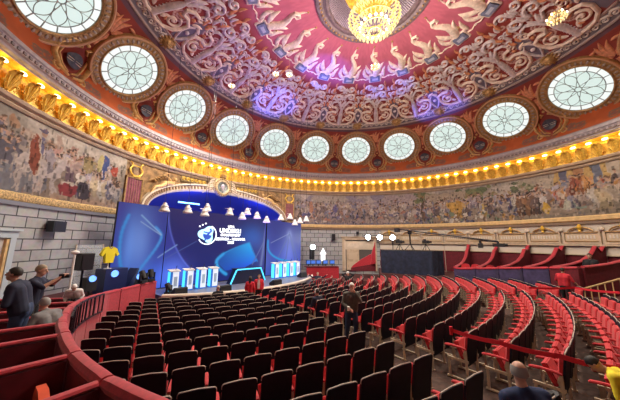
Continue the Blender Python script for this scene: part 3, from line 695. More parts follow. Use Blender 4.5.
o = canvas_mesh('wall_frieze', fres(28.6, 150, paint_right), frepos(28.6, 150), M_FRES); struct(o); o['label'] = 'painted frieze of battles and court scenes on the right wall'

# ================================================================== AROUND THE STAGE ARCH
def place(a, r, z): return pol(a, r, z), -R(a)
for a0, a1, side in ((-29.2, -24.9, 'left'), (24.6, 28.2, 'right')):
    am = (a0+a1)/2; w = (a1-a0)*MU
    t = thing('brocade_panel', 'maroon brocade panel under a gilt lyre, %s of the stage arch' % side, 'panel', pol(am, 14.18, 0), -R(am))
    b = MB(); b.box((0, 0, 5.88), (w*.92, .06, 1.56)); b.build('cloth_panel', M_TAPES, t)
    b = MB()
    for k in range(7): b.box((-w*.42+w*.14*k, -.04, 5.88), (.035, .02, 1.5))
    b.build('stripe', mat('gold_stripe', (.34, .16, .12), .6), t)
    b = MB()
    for s in (-1, 1): b.box((s*w*.48, -.02, 5.9), (.07, .10, 1.7))
    b.box((0, -.02, 6.70), (w*1.02, .14, .10)); b.build('frame', M_OLDGOLD, t)
    b = MB()
    for s in (-1, 1): b.tube([(s*.10, -.05, 6.78), (s*.34, -.06, 6.95), (s*.40, -.06, 7.18), (s*.26, -.06, 7.38), (s*.30, -.06, 7.55), (s*.42, -.06, 7.62)], [.05, .06, .055, .045, .04, .035], 8)
    b.box((0, -.05, 7.42), (.66, .06, .05)); b.box((0, -.06, 6.80), (.5, .14, .12)); b.build('lyre', M_GOLD, t)
    b = MB()
    for q in (-.12, -.04, .04, .12): b.tube([(q, -.06, 6.86), (q, -.06, 7.42)], .009, 5)
    b.build('strings', M_CREAM, t)
# reclining gilt figures on the arch shoulders
def reclining(name, a0, side, label):
    t = thing(name, label, 'statue', pol(a0, 14.05, 0), -R(a0)); s = side
    b = MB()
    b.tube([(s*-.55, 0, 6.95), (s*-.35, -.05, 6.88), (s*0.05, -.05, 6.80), (s*.35, -.05, 6.52)], [.11, .17, .19, .16], 10)
    b.tube([(s*.35, -.05, 6.52), (s*.75, -.08, 6.42), (s*.95, -.05, 6.02)], [.15, .11, .07], 8); b.tube([(s*.32, -.02, 6.48), (s*.62, 0, 6.18), (s*.98, 0, 5.80)], [.14, .10, .06], 8)
    b.tube([(s*-.42, -.08, 6.95), (s*-.72, -.10, 6.78), (s*-.95, -.08, 7.0)], [.07, .055, .04], 8); b.tube([(s*-.40, 0, 6.98), (s*-.15, -.06, 7.22), (s*.25, -.06, 7.34)], [.065, .05, .035], 8)
    b.tube([(s*-.55, 0, 6.95), (s*-.62, -.02, 7.10)], [.07, .06], 8); b.ball((s*-.66, -.03, 7.22), .13, 10, (.9, 1, 1.1))
    b.build('figure', mat('gilt_figure', (.66, .42, .17), .5, .2, noise=.2, nscale=6), t)
    b = MB()
    for k in range(7): b.tube([(s*(-.2+.14*k), .04, 7.36-.09*k), (s*(-.12+.17*k), -.02, 7.50-.10*k), (s*(.04+.18*k), .02, 7.52-.12*k)], [.05, .06, .02], 6)
    b.build('drapery', M_OLDGOLD, t)
reclining('reclining_figure', -18.8, -1, 'gilt reclining figure on the left shoulder of the stage arch')
reclining('reclining_figure', 18.2, 1, 'gilt reclining figure on the right shoulder of the stage arch')
# scroll fillings above the arch
for a, side in ((-10, 'left'), (9.2, 'right')):
    t = thing('scroll_panel', 'gilt foliage panel over the stage arch, %s of the crest' % side, 'ornament', pol(a, 14.1, 0), -R(a))
    b = MB(); b.box((0, 0.02, 7.48), (2.0, .05, .34)); b.build('ground', mat('olive_ground', (.25, .17, .07), .6), t)
    b = MB()
    for k in range(6):
        x = -.82+.33*k; b.tube([(x+.15*(1-j/14)*math.cos(j*.7), -.04, 7.48+.15*(1-j/14)*math.sin(j*.7)) for j in range(13)], .03, 6)
    b.build('foliage', M_GOLD, t)
# crest medallion
t = thing('arch_crest', 'round crowned medallion at the top of the stage arch', 'crest', pol(-.5, 13.98, 7.36), R(.5))
MX = Matrix.Rotation(PI/2, 3, 'X')
b = MB(); b.lathe([(0, .0), (.42, .03), (.46, .06)], 32, M=MX, c=(0, -.06, 0)); b.build('disc', mat('grey_disc', (.20, .22, .22), .4, .2, noise=.4, nscale=8), t)
b = MB(); b.lathe([(.44, .0), (.46, .13), (.54, .16), (.62, .10), (.70, .14), (.78, .06), (.80, -.05)], 40, M=MX, c=(0, -.04, 0)); b.build('wreath', mat('gilt_cream', (.60, .47, .28), .5, .2, noise=.3, nscale=8), t)
b = MB()
for k in range(26): b.ball((.66*math.cos(k*2*PI/26), -.16, .66*math.sin(k*2*PI/26)), .07, 7)
b.build('leaf_ring', M_OLDGOLD, t)
b = MB(); b.lathe([(.02, -.32), (.10, -.1), (.16, .05), (.13, .2), (.0, .32)], 16, c=(0, -.12, 0)); b.build('emblem', M_PALE2, t)
b = MB(); b.lathe([(.20, 0), (.26, .06), (.24, .10), (.20, .11)], 20, c=(0, -.1, .78))
for k in range(5): 
    th = PI*(k+.5)/5; b.tube([(.22*math.cos(th), -.1-.1*math.sin(th), .86), (.26*math.cos(th), -.1-.12*math.sin(th), 1.02), (.02, -.1, 1.16)], [.035, .04, .03], 6)
b.ball((0, -.1, 1.22), .06, 8); b.build('crown', M_OLDGOLD, t)
for s in (-1, 1):
    b = MB(); 
    for k in range(5): b.tube([(s*(.72+.05*k), -.05, .55-.2*k), (s*(1.0+.1*k), -.10, .42-.22*k), (s*(1.15+.12*k), -.06, .10-.20*k)], [.07, .08, .02], 6)
    b.build('wing', mat('cream_wing', (.62, .50, .36), .6), t)

# ================================================================== THE STAGE
ZS = .30
YC, RR = 15.9, 8.86
def rimpt(x, r=RR): return Vector((x, YC-math.sqrt(r*r-x*x), 0))
pts = [rimpt(-5.5+11*k/48) for k in range(49)]
poly = [(p.x, p.y) for p in pts]+[(5.5, 13.0), (3, 14.0), (-3, 14.0), (-5.5, 13.0)]
t = thing('stage', 'low grey stage with a curved cream front edge', 'stage', (0, 0, 0))
b = MB(); b.prism(poly, ZS+.54, c=(0, 0, (ZS-.54)/2)); b.build('deck', M_STAGE, t, False)
b = MB(); q = [rimpt(-5.5+11*k/48, RR+.02) for k in range(49)]
b.tube([Vector((p.x, p.y, ZS+.03)) for p in q], .085, 8); b.build('front_rim', M_RIM, t)
# LED wall: three panels with their glowing picture
def scr_paint(X, Z):
    c = np.zeros(X.shape+(3,)); n = vnoise(X.shape[0], X.shape[1], 40)
    g = np.clip((Z-.3)/4.6, 0, 1)
    c[..., 0] = .025+.025*n; c[..., 1] = .04+.04*(1-g); c[..., 2] = .30+.22*(1-g)
    def glow(x, z, rx, rz, col, p=1.0):
        w = np.exp(-(((X-x)/rx)**2+((Z-z)/rz)**2))[..., None]*p; c[:] = c*(1-np.clip(w, 0, 1)*.0)+np.array(col)*w
    glow(-6.3, 2.9, .75, 1.9, (.08, .16, .32)); glow(-5.0, .8, 1.2, .8, (.03, .10, .5))
    glow(5.0, 1.5, 1.6, 1.3, (.10, .14, .45)); glow(2.2, 1.6, .7, 1.6, (.10, .12, .3)); glow(-4.2, 1.2, .8, .8, (.10, .14, .5))
    d = np.hypot(X-.5, Z-5.1); ins = (d < 5.35) & (X < 2.42)
    k = np.clip((1.2-np.abs(X+1.4)/3.2), .35, 1)[..., None]
    c[ins] = (c*np.array((.50, .40, .48)))[ins]
    e = np.exp(-((d-5.36)/.05)**2)[..., None]*(X < 0)[..., None]; c[:] = c+e*np.array((.08, .10, .35))
    glow(1.2, 3.3, 1.1, .9, (.02, .10, .40)*1 if False else (.02, .12, .42))
    def seg(p, q, w, col):
        px, pz = p; qx, qz = q; L2 = (qx-px)**2+(qz-pz)**2; tt = np.clip(((X-px)*(qx-px)+(Z-pz)*(qz-pz))/L2, 0, 1); dd = np.hypot(X-px-tt*(qx-px), Z-pz-tt*(qz-pz))
        a = np.exp(-(dd/w)**2)[..., None]; c[:] = c*(1-a)+np.array(col)*a
    def polyf(P, f):
        m = np.zeros(X.shape, bool); n_ = len(P)
        for i in range(n_):
            (x1, z1), (x2, z2) = P[i], P[(i+1) % n_]
            cond = ((z1 > Z) != (z2 > Z)); xi = (x2-x1)*(Z-z1)/((z2-z1) if abs(z2-z1) > 1e-9 else 1e-9)+x1; m ^= cond & (X < xi)
        c[m] = f(c, m)
    # left leaf of light
    glow(-6.3, 2.9, .55, 1.2, (.05, .10, .14)); glow(-6.75, 2.6, .25, 1.6, (.03, .10, .22))
    def arcs(P, w, col):
        Q = []
        for i in range(len(P)-1):
            p0, p1, p2, p3 = [np.array(P[min(max(k_, 0), len(P)-1)], float) for k_ in (i-1, i, i+1, i+2)]
            for t_ in (0, .25, .5, .75): Q.append(.5*((2*p1)+(p2-p0)*t_+(2*p0-5*p1+4*p2-p3)*t_**2+(3*p1-p0-3*p2+p3)*t_**3))
        Q.append(np.array(P[-1], float))
        for i in range(len(Q)-1): seg(Q[i], Q[i+1], w, col)
    arcs([(-6.9, 4.3), (-7.12, 3.4), (-7.1, 2.4), (-6.9, 1.5), (-6.5, .8)], .07, (.05, .32, .85)); arcs([(-5.5, 3.75), (-5.13, 3.3), (-5.3, 2.7), (-5.8, 1.9), (-6.4, 1.0)], .07, (.07, .34, .90))
    seg((-6.3, 4.35), (-5.15, 3.35), .035, (.30, .50, .85)); seg((-6.3, 4.0), (-5.15, 3.3), .025, (.35, .50, .8)); seg((-5.2, 2.05), (-4.2, 2.75), .035, (.25, .40, .85)); seg((-4.9, 1.9), (-3.0, 3.0), .02, (.10, .16, .5))
    # cyan facet with outline
    polyf([(-1.57, 1.62), (-1.03, 2.26), (.97, 2.92), (1.25, 2.3), (1.75, 1.55), (.6, 1.1), (-.9, 1.0)], lambda c, m: c[m]*.5+np.stack([.01+.0*X[m], .10+.42*np.clip((X[m]+1.5)/2.6, 0, 1)*np.clip((Z[m]-1.0)/1.7, 0, 1), .42+.62*np.clip((X[m]+1.5)/2.6, 0, 1)], -1))
    P = [(.9, 2.92), (-.2, 2.55), (-1.1, 2.15), (-1.55, 1.75), (-1.5, 1.35), (-1.1, .95), (-.8, .75)]
    arcs(P[:4], .04, (.04, .36, .9)); arcs(P[2:], .085, (.05, .50, 1.15))
    seg((.97, 2.92), (1.75, 1.5), .05, (.06, .30, .8)); seg((1.3, 1.3), (2.5, 3.3), .05, (.16, .22, .55)); seg((2.1, 1.2), (2.45, 3.9), .10, (.22, .28, .62))
    # right hand rays and curve
    glow(4.9, 2.6, .55, 1.3, (.10, .13, .30)); glow(4.96, 3.6, .25, .35, (.25, .30, .45))
    for x in (3.3, 4.5, 5.8, 6.2): seg((4.96, 3.76), (x, .9), .05, (.14, .20, .52))
    seg((4.96, 3.72), (3.0, 2.9), .03, (.30, .36, .70)); 
    P = [(2.7, 3.1), (2.75, 2.4), (3.2, 1.9), (4.0, 1.55), (4.8, 1.4), (5.8, 1.2)]
    arcs(P, .07, (.03, .45, 1.05))
    return np.clip(c, 0, 1.2)
M_SCR = vmat('screen_glow', .35, emit=.52)
t = thing('led_wall', 'tall blue video wall with glowing facets behind the stage', 'screen', (0, 0, 0))
SEGS = [((-7.42, 10.62), (-4.90, 11.28), 4.93, 4.93), ((-4.84, 11.30), (2.36, 11.30), 4.93, 4.76), ((2.56, 11.28), (6.32, 11.12), 4.74, 4.62)]
for (p, q, h0, h1) in SEGS:
    d = Vector((q[0]-p[0], q[1]-p[1], 0)); nrm = Vector((d.y, -d.x, 0)).normalized(); L = d.length
    H, W = 150, int(L/.032); zz = np.linspace(0, 1, H)[:, None]; xs = np.linspace(0, 1, W)[None]
    Z = ZS+.06+zz*((h0+(h1-h0)*xs)-ZS-.06); X = p[0]+xs*d.x+0*zz; Y = p[1]+xs*d.y+0*zz
    canvas_mesh('screen_panel', scr_paint(X, Z), lambda H, W, X=X, Y=Y, Z=Z, nrm=nrm: np.stack([X+nrm.x*.055, Y+nrm.y*.055, Z], -1), M_SCR, t)
    b = MB(); o = [Vector((p[0], p[1], 0)), Vector((q[0], q[1], 0))]; B = []
    for v, h in ((o[0], h0), (o[1], h1)):
        for dd in (.05, -.12): B += [v+nrm*dd+Vector((0, 0, ZS)), v+nrm*dd+Vector((0, 0, h+.01))]
    b.add(B, [(0, 1, 3, 2), (4, 6, 7, 5), (0, 4, 5, 1), (2, 3, 7, 6), (1, 5, 7, 3), (0, 2, 6, 4)]); b.build('screen_case', M_BLACK, t, False)
def text(body, x, y, z, size, m, parent, name='lettering', align='CENTER', sx=1.0, rot=(PI/2, 0, 0), bold=.0):
    cu = bpy.data.curves.new('t', 'FONT'); cu.body = body; cu.size = size; cu.align_x = align; cu.align_y = 'CENTER'; cu.extrude = .006; cu.offset = bold
    tmp = bpy.data.objects.new('t', cu); COL.objects.link(tmp); bpy.context.view_layer.update()
    me = bpy.data.meshes.new_from_object(tmp.evaluated_get(bpy.context.evaluated_depsgraph_get())); bpy.data.objects.remove(tmp); me.materials.clear(); me.materials.append(m)
    o = obj(name, me, parent); o.location = (x, y, z); o.rotation_euler = rot; o.scale = (sx, 1, 1); return o
M_TXT = mat('screen_white', (.9, .95, 1), .4, emit=(.85, .93, 1), es=1.0)
YT = 11.232
text('UEFA', -.66, YT, 4.02, .22, M_TXT, t, bold=.006); text('UNDER21', -.66, YT, 3.72, .40, M_TXT, t, bold=.016); text('CHAMPIONSHIP', -.66, YT, 3.42, .235, M_TXT, t, bold=.010, sx=.92)
text('GEORGIA - ROMANIA', -.62, YT, 3.14, .255, M_TXT, t, bold=.010, sx=.93); text('2023', -.62, YT, 2.90, .25, M_TXT, t, bold=.010)
# emblem on the screen: rounded triangle, ring, star dots and a small player figure
def flat(name, poly, m, y=YT): b = MB(); b.prism(poly, .008, M=MX.transposed() if False else Matrix(((1, 0, 0), (0, 0, -1), (0, 1, 0))), c=(0, y, 0)); return b.build(name, m, t, False)
ex, ez = -2.41, 3.44
def rtri(rad, rot, k=3, sof=.35): return [(ex+rad*(1-sof*.5+sof*.5*math.cos(k*(a-rot)))*math.cos(a), ez+rad*(1-sof*.5+sof*.5*math.cos(k*(a-rot)))*math.sin(a)) for a in [2*PI*i/48 for i in range(48)]]
b = MB(); b.tube([(ex+.04+.62*math.cos(R(a)), YT, ez-.03+.62*math.sin(R(a))) for a in range(-150, 75, 9)], .035, 6); b.build('emblem_ring', M_TXT, t)
flat('emblem_field', rtri(.60, R(178), 3, .34), mat('screen_cyan', (.4, .8, .9), .4, emit=(.42, .82, 1.0), es=.85))
M_EMB = mat('screen_navy', (.02, .05, .3), .4, emit=(.02, .06, .32), es=1)
flat('emblem_shade', [(ex+.05+.30*math.cos(a)*(1 if a > PI/2 else .75), ez-.02+.34*math.sin(a)) for a in [PI*i/12+PI*.95 for i in range(13)]], M_EMB, YT-.006)
b = MB(); b.tube([(ex-.12, YT-.010, ez-.42), (ex+.02, YT-.010, ez-.12), (ex+.14, YT-.010, ez+.10), (ex+.34, YT-.010, ez+.26)], [.05, .07, .08, .05], 6); b.tube([(ex+.12, YT-.010, ez+.08), (ex-.22, YT-.010, ez+.16)], [.05, .04], 6); b.ball((ex+.24, YT-.01, ez+.32), .075, 8); b.build('emblem_figure', M_EMB, t)
b = MB()
for k in range(3): b.ball((ex-.50+.19*k, YT, ez+.50+.10*k), .055, 8, (1, .2, 1))
b.build('emblem_dots', M_TXT, t)
# lecterns
def lectern_meshes():
    b = MB(); b.box((0, 0, .54), (.46, .36, 1.08)); body = b.mesh('body', M_LECTB, False)
    b = MB(); b.box((.045, -.19, .56), (.31, .02, .98)); fr = b.mesh('front_panel', M_LECTW, False)
    b = MB(); b.box((-.24, -.02, .56), (.02, .30, .98)); sd = b.mesh('side_light', M_CYAN, False)
    b = MB(); b.box((0, 0, 1.11), (.54, .44, .05), Matrix.Rotation(R(8), 3, 'X')); top = b.mesh('top', M_WHITE, False)
    b = MB(); b.tube([(.1, .05, 1.13), (.1, .0, 1.26), (.08, -.10, 1.33)], .012, 6); b.ball((.08, -.11, 1.335), .028, 8); mic = b.mesh('microphone', M_BLACK)
    b = MB()
    b.box((.045, -.202, .55), (.17, .006, .50))
    tx = b.mesh('printed_block', mat('pale_blue_print', (.45, .62, .85), .5), False)
    return [('body', body), ('front_panel', fr), ('side_light', sd), ('top', top), ('microphone', mic), ('printed_block', tx)]
LM = lectern_meshes()
for k, x in enumerate((-4.72, -3.95, -3.2, -2.48, 2.42, 3.17, 3.92, 4.62)):
    side = 'left' if k < 4 else 'right'
    t = thing('lectern', 'lit white lectern on the stage, %s in the row %s of the table' % (ORD[k % 4+1], side), 'lectern', (x, 9.85+.05*(k > 3), ZS), 0, 'lecterns on the stage')
    for n_, me in LM: obj(n_, me, t)
# table with neon edges
t = thing('stage_table', 'dark table with splayed sides outlined in cyan light, mid stage', 'table', (-.05, 9.9, ZS+.01))
b = MB(); b.prism([(-1.34, 0), (1.34, 0), (.94, .86), (-.94, .86)], .5, M=Matrix(((1, 0, 0), (0, 0, -1), (0, 1, 0)))); b.build('front', mat('navy_panel', (.012, .016, .05), .4), t, False)
b = MB(); b.box((0, 0, .90), (2.0, .62, .06)); b.build('table_top', M_BLACK, t, False)
for s in (-1, 1): b = MB(); b.tube([(s*1.34, -.26, .03), (s*.95, -.26, .86)], .045, 6); b.build('neon_edge', M_CYAN, t)
b = MB(); b.tube([(-.95, -.30, .88), (.95, -.30, .88)], .045, 6); b.build('neon_edge', M_CYAN, t)
# stage monitors (wedges) at the front
for x, y, l in ((-4.7, 8.95, 'left end'), (-2.75, 8.0, 'middle left'), (.55, 7.6, 'middle right'), (4.4, 9.0, 'right end')):
    t = thing('stage_monitor', 'black wedge monitor on the stage front edge, %s' % l, 'speaker', (x, y, ZS))
    b = MB(); b.prism([(-.26, 0), (.24, 0), (.26, .14), (-.10, .36), (-.24, .32)], .62, M=Matrix(((0, 0, 1), (1, 0, 0), (0, 1, 0)))); b.build('cabinet', M_BLACK, t, False)
    b = MB(); b.box((0, .085, .245), (.54, .40, .012), Matrix.Rotation(R(-31), 3, 'X')); b.build('grille', M_IRON, t, False)
# bell lamps on cables
bl = MB(); bl.lathe([(.02, .46), (.085, .44), (.10, .34), (.15, .30), (.165, .20), (.24, .06), (.245, .0), (.21, .0), (.15, .16), (.02, .22)], 20); bell_m = bl.mesh('bell_shade', mat('white_enamel', (.92, .91, .89), .4))
bl = MB(); bl.lathe([(.155, .285), (.175, .285), (.18, .245), (.16, .245)], 20); bl.lathe([(.235, .055), (.26, .05), (.262, .02), (.235, .015)], 20); bring_m = bl.mesh('band', mat('grey_band', (.62, .60, .60), .5))
BELLS = [(-5.78, 4.58), (-4.63, 4.60), (-3.68, 4.52), (-3.40, 4.86), (-2.13, 4.70), (-1.22, 4.52), (-.63, 4.90), (-.09, 4.66), (.74, 4.44), (2.06, 4.68), (3.30, 4.88), (3.50, 4.40), (4.07, 4.60), (4.80, 4.78)]
for k, (x, z) in enumerate(BELLS):
    t = thing('bell_lamp', 'white bell lamp on a cable over the stage, %s from the left' % ORD[k+1], 'lamp', (x, 9.0+(.35 if k in (3, 6, 10) else 0), z-.12), 0, 'bell lamps over the stage')
    obj('bell_shade', bell_m, t); obj('band', bring_m, t)
    y = 9.0+(.35 if k in (3, 6, 10) else 0); r_ = math.hypot(x, y); ztop = float(np.interp(-r_, -DR, DZ)) if r_ < 12 else 14
    b = MB(); b.tube([(0, 0, .44), (0, 0, ztop-z+.12)], .010, 5); b.build('cable', M_BLACK, t)
    b = MB(); b.tube([(-.30 if k in (2, 4, 10) else -.02, 0, .40), (.30 if k in (4, 6) else .02, 0, .40)], .018, 5); b.build('cross_bar', M_WHITE, t)
# blue batten inside the arch
t = thing('light_batten', 'glowing blue light bar under the left of the arch', 'light', (-3.2, 12.6, 5.55), 0)
b = MB(); b.box((0, 0, 0), (1.5, .12, .12)); b.build('housing', M_BLACK, t, False); b = MB(); b.box((0, -.07, 0), (1.42, .03, .09)); b.build('lens', mat('blue_batten', (.2, .5, 1), .3, emit=(.12, .40, 1.0), es=5), t, False)

# ================================================================== LOGES ON THE LEFT
def parapet_seg(name, label, a0, a1, ztop, front_m, cush_m, group, r=9.62, zbot=0.0, wide=.068):
    t = thing(name, label, 'parapet', pol((a0+a1)/2, r, 0), 0, group); off = -pol((a0+a1)/2, r, 0)
    def shift(mb): mb.v = [tuple(Vector(v)+off) for v in mb.v]; return mb
    n = 8; mb = MB(); vs = []; fs = []
    for i in range(n+1):
        a = a0+(a1-a0)*i/n; z = ztop(a)
        r_ = rL(a) if a < 0 else r; zb_ = fz(pol(a, r_).y)+.01; vs += [pol(a, r_-.06, zb_), pol(a, r_-.06, z-.08), pol(a, r_+.06, z-.08), pol(a, r_+.06, zb_)]
    for i in range(n):
        for j in range(4): fs.append((i*4+j, i*4+(j+1) % 4, (i+1)*4+(j+1) % 4, (i+1)*4+j))
    fs += [(0, 1, 2, 3), (n*4+3, n*4+2, n*4+1, n*4)]
    shift(mb.add(vs, fs)).build('front_panel', front_m, t, False)
    mb = MB(); vs = []; fs = []; pr = [(-wide, -.07), (-wide-.01, -.02), (-wide*.7, .03), (0, .045), (wide*.7, .03), (wide+.01, -.02), (wide, -.07)]; k = len(pr)
    for i in range(n+1):
        a = a0+(a1-a0)*i/n; z = ztop(a)
        e = .6 if i in (0, n) else 1
        r_ = rL(a) if a < 0 else r; vs += [pol(a, r_+d, z+h*e-.02) for d, h in pr]
    for i in range(n):
        for j in range(k): fs.append((i*k+j, i*k+(j+1) % k, (i+1)*k+(j+1) % k, (i+1)*k+j))
    fs += [tuple(range(k)), tuple(n*k+j for j in range(k))[::-1]]
    shift(mb.add(vs, fs)).build('cushion', cush_m, t); return t
LP = [-118.1+6.3*k for k in range(13)]        # partition azimuths
BOXN = {}
LP += [LP[-1]+6.3, LP[-1]+12.6]
seqL = [a for a in LP if -112 < a < -32]
for k, a in enumerate(seqL):
    a1 = min(a+6.3, -30.6)
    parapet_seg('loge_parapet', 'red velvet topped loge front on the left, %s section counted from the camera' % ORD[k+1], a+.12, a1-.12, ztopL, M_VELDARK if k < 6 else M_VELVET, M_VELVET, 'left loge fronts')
def partition(a, z0, zf, label, group, prof, r0=None, r1=14.14, zb=.685, wide=.055, pm=None):
    r0 = r0 or (rL(a)+.085 if a < 0 else 9.83)
    t = thing('loge_partition', label, 'partition', pol(a, r0, 0), -R(a), group)
    b = MB(); P = [(0, zb)]+[(d, z-.04) for d, z in prof]+[(prof[-1][0], zb)]
    b.prism(P, .09, M=Matrix(((0, 0, 1), (1, 0, 0), (0, 1, 0)))); b.build('panel', pm or M_VELDARK, t, False)
    b = MB(); b.tube([(0, d, z) for d, z in prof], wide, 8, flat=.55, up=(0, 0, 1)); b.build('padded_rail', M_VELVET, t)
for k, a in enumerate(LP):
    if -112 < a < -50:
        z = ztopL(a)-.03; partition(a, z, .7, 'dark red partition between left loges, %s counted from the camera' % ORD[k], 'left loge partitions', [(0, z), (1.2, z+.01), (2.6, z+.03), (14.1-rL(a)-.09, z+.05)])
# iron panels on the stalls side of the front
for k, a in enumerate((-77.5, -72.4, -67.5, -62.8, -58.2, -53.7)):
    A_, B_ = pol(a+.1, rL(a)-.13), pol(a+4.5, rL(a+4.5)-.13); d_ = B_-A_; L_ = d_.length; rz_ = math.atan2(d_.y, d_.x); z0, z1 = ztopL(a)-.02, ztopL(a+4.5)-.02
    t = thing('iron_railing', 'dark iron frame panel on the loge front above the stalls, %s from the camera' % ORD[k+1], 'railing', (A_+B_)/2, rz_, 'iron frames on the loge front'); sl = Matrix.Rotation(-math.atan2(z1-z0, L_), 3, 'Y')
    for dz_ in (0, -.60):
        b = MB(); b.box((0, 0, (z0+z1)/2+dz_), (L_, .035, .045), sl); b.build('rail', M_IRON, t, False)
    for f_ in (-.48, -.02, .48):
        b = MB(); b.box((f_*L_, 0, z0+(z1-z0)*(f_+.5)-.30), (.04, .03, .60)); b.build('upright', M_IRON, t, False)
# loge armchair in the nearest box
def loge_chair(loc, rz, label, m=M_VELSEAT, group='loge chairs'):
    t = thing('loge_chair', label, 'chair', loc, rz, group)
    b = MB(); b.prism([(-.26, .40), (.26, .40), (.27, .80), (.20, .93), (.0, .98), (-.20, .93), (-.27, .80)], .08, M=Matrix(((1, 0, 0), (0, 0, -1), (0, 1, 0))), c=(0, -.22, 0)); b.build('backrest', m, t)
    b = MB(); b.box((0, .02, .42), (.50, .46, .10)); b.build('seat', m, t)
    for x in (-.22, .22):
        for y in (-.20, .20): b = MB(); b.tube([(x, y, 0), (x, y, .38)], .022, 6); b.build('leg', M_OLDGOLD, t)
    return t
LC = loge_chair((-10.06, -1.02, .685), R(92), 'orange red loge chair in the nearest left box', mat('orange_velvet', (.62, .07, .02), .8, noise=.1, nscale=8))

LC.scale = (1.3, 1.0, .80)
# ================================================================== SEATS OF THE STALLS
YC0 = 15.0
def seat_meshes():
    tilt = .13
    def bk(x, z, d): return Vector((x, d-(z-.45)*tilt, z))
    out = []
    W = .254
    def outline(w, zb, zt, rc, n=5, crown=.014):
        P = [(-w, zb), (w, zb)]
        for k in range(n+1): t = PI/2*k/n; P.append((w-rc+rc*math.cos(t), zt-rc+rc*math.sin(t)))
        P.append((0, zt+crown))
        for k in range(n+1): t = PI/2+PI/2*k/n; P.append((-w+rc+rc*math.cos(t), zt-rc+rc*math.sin(t)))
        return P
    def slab(P, d0, d1):
        n = len(P); vs = [bk(x, z, d0) for x, z in P]+[bk(x, z, d1) for x, z in P]
        return MB().add(vs, [tuple(range(n))[::-1], tuple(range(n, 2*n))]+[(k, (k+1) % n, n+(k+1) % n, n+k) for k in range(n)])
    s = slab(outline(W, .30, 1.02, .04), -.035, 0.0); out.append(('back_shell', s.mesh('back_shell', M_SHELL)))
    s = slab(outline(W-.03, .46, .93, .06), .001, .055); s2 = outline(W-.07, .50, .89, .06); n = len(s2)
    s.add([bk(x, z, .078) for x, z in s2], [tuple(range(n))]); 
    o = outline(W-.03, .46, .93, .06); s.add([bk(x, z, .055) for x, z in o]+[bk(x, z, .078) for x, z in s2], [(k, (k+1) % n, n+(k+1) % n, n+k) for k in range(n)])
    out.append(('back_cushion', s.mesh('back_cushion', M_VELSEAT)))
    tr = MB(); P = outline(W, .90, 1.02, .04)[2:]; tr.tube([bk(x, z+.003, -.018) for x, z in [(W, .95)]+P+[(-W, .95)]], .0085, 6); out.append(('edge_trim', tr.mesh('edge_trim', M_TRIM)))
    st = MB(); Rm = Matrix.Rotation(R(66), 3, 'X')
    def rb(mb, c, d, rot):
        mb.box(c, (d[0], d[1], d[2]*.6), rot); mb.box(Vector(c)+rot @ Vector((0, 0, d[2]*.3)), (d[0]*.94, d[1]*.94, d[2]*.5), rot)
    rb(st, (0, .155, .585), (.46, .36, .10), Rm); out.append(('seat_cushion', st.mesh('seat_cushion', M_VELSEAT)))
    def arm(x):
        a = MB(); a.tube([(x, -.02, .655), (x, .08, .675), (x, .28, .675), (x, .40, .66), (x, .425, .645)], [.026, .034, .036, .034, .020], 8, flat=.8, up=(0, 0, 1))
        f = MB(); f.box((x, .355, .20), (.032, .045, .40)); f.box((x, .17, .405), (.036, .44, .05)); f.box((x, -.005, .32), (.034, .045, .64)); f.box((x, .18, .015), (.05, .46, .03))
        f.tube([(x, .20, .42), (x, .235, .50), (x, .215, .57), (x, .26, .645)], .016, 6); f.tube([(x, .0, .42), (x, .04, .52), (x, .02, .60)], .016, 6)
        return [('armrest', a.mesh('armrest', M_VELSEAT)), ('side_frame', f.mesh('side_frame', M_FRAME))]
    return out, arm(-.287), arm(.287)
SM, ARL, ARR_ = seat_meshes()
seats = []
MANP = Vector((-2.92, -.26, fz(-.26))); CLEAR = [MANP, Vector((-2.05, 6.6, 0)), Vector((-1.38, 6.75, 0)), Vector((6.95, -5.65, 0)), Vector((-4.2, -6.1, 0)), Vector((-6.45, -4.68, 0))]
def sadd(r, ph, extra, blk, k, j):
    p = Vector((r*math.sin(ph), YC0-r*math.cos(ph), 0)); p.z = fz(p.y); seats.append((p, ph+extra, blk, k, j))
def spot(r, ph): x, y = r*math.sin(ph), YC0-r*math.cos(ph); return x, y, math.hypot(x, y), math.degrees(math.atan2(x, y))
for k in range(15):
    r = 8.93+.83*k; ph = -R(15.2)-.27/r; j = 0
    while True:
        x, y, d, az_ = spot(r, ph)
        if d > rL(az_)-.37: break
        sadd(r, ph, 0, 'left', k, j); ph -= .58/r; j += 1
for k in range(20):
    r = 8.93+.76*k; ph = -R(10.3)+.27/r; j = 0
    while ph < R(12.5)-.2/r:
        x, y, d, az_ = spot(r, ph)
        if d < 9.1: sadd(r, ph, 0, 'centre', k, j)
        ph += .59/r; j += 1
for k in range(20):
    r = 8.93+.76*k; ph = R(15.3)+.27/r; j = 0
    while True:
        x, y, d, az_ = spot(r, ph)
        if d > 9.12: break
        sadd(r, ph, R(6), 'right', k, j); ph += .59/r; j += 1
seats = [s for s in seats if inview(s[0]+Vector((0, 0, 1.0)), 10) and min((s[0].to_2d()-q.to_2d()).length for q in CLEAR) > .45]
seats.sort(key=lambda s: (s[0]-CAMP).length)
def roword(s): 
    return {'left': s[3]+1, 'centre': s[3]+1, 'right': s[3]+1}[s[2]]
LASTJ = {}
for s in seats: LASTJ[(s[2], s[3])] = max(LASTJ.get((s[2], s[3]), 0), s[4])
print('seats', len(seats))
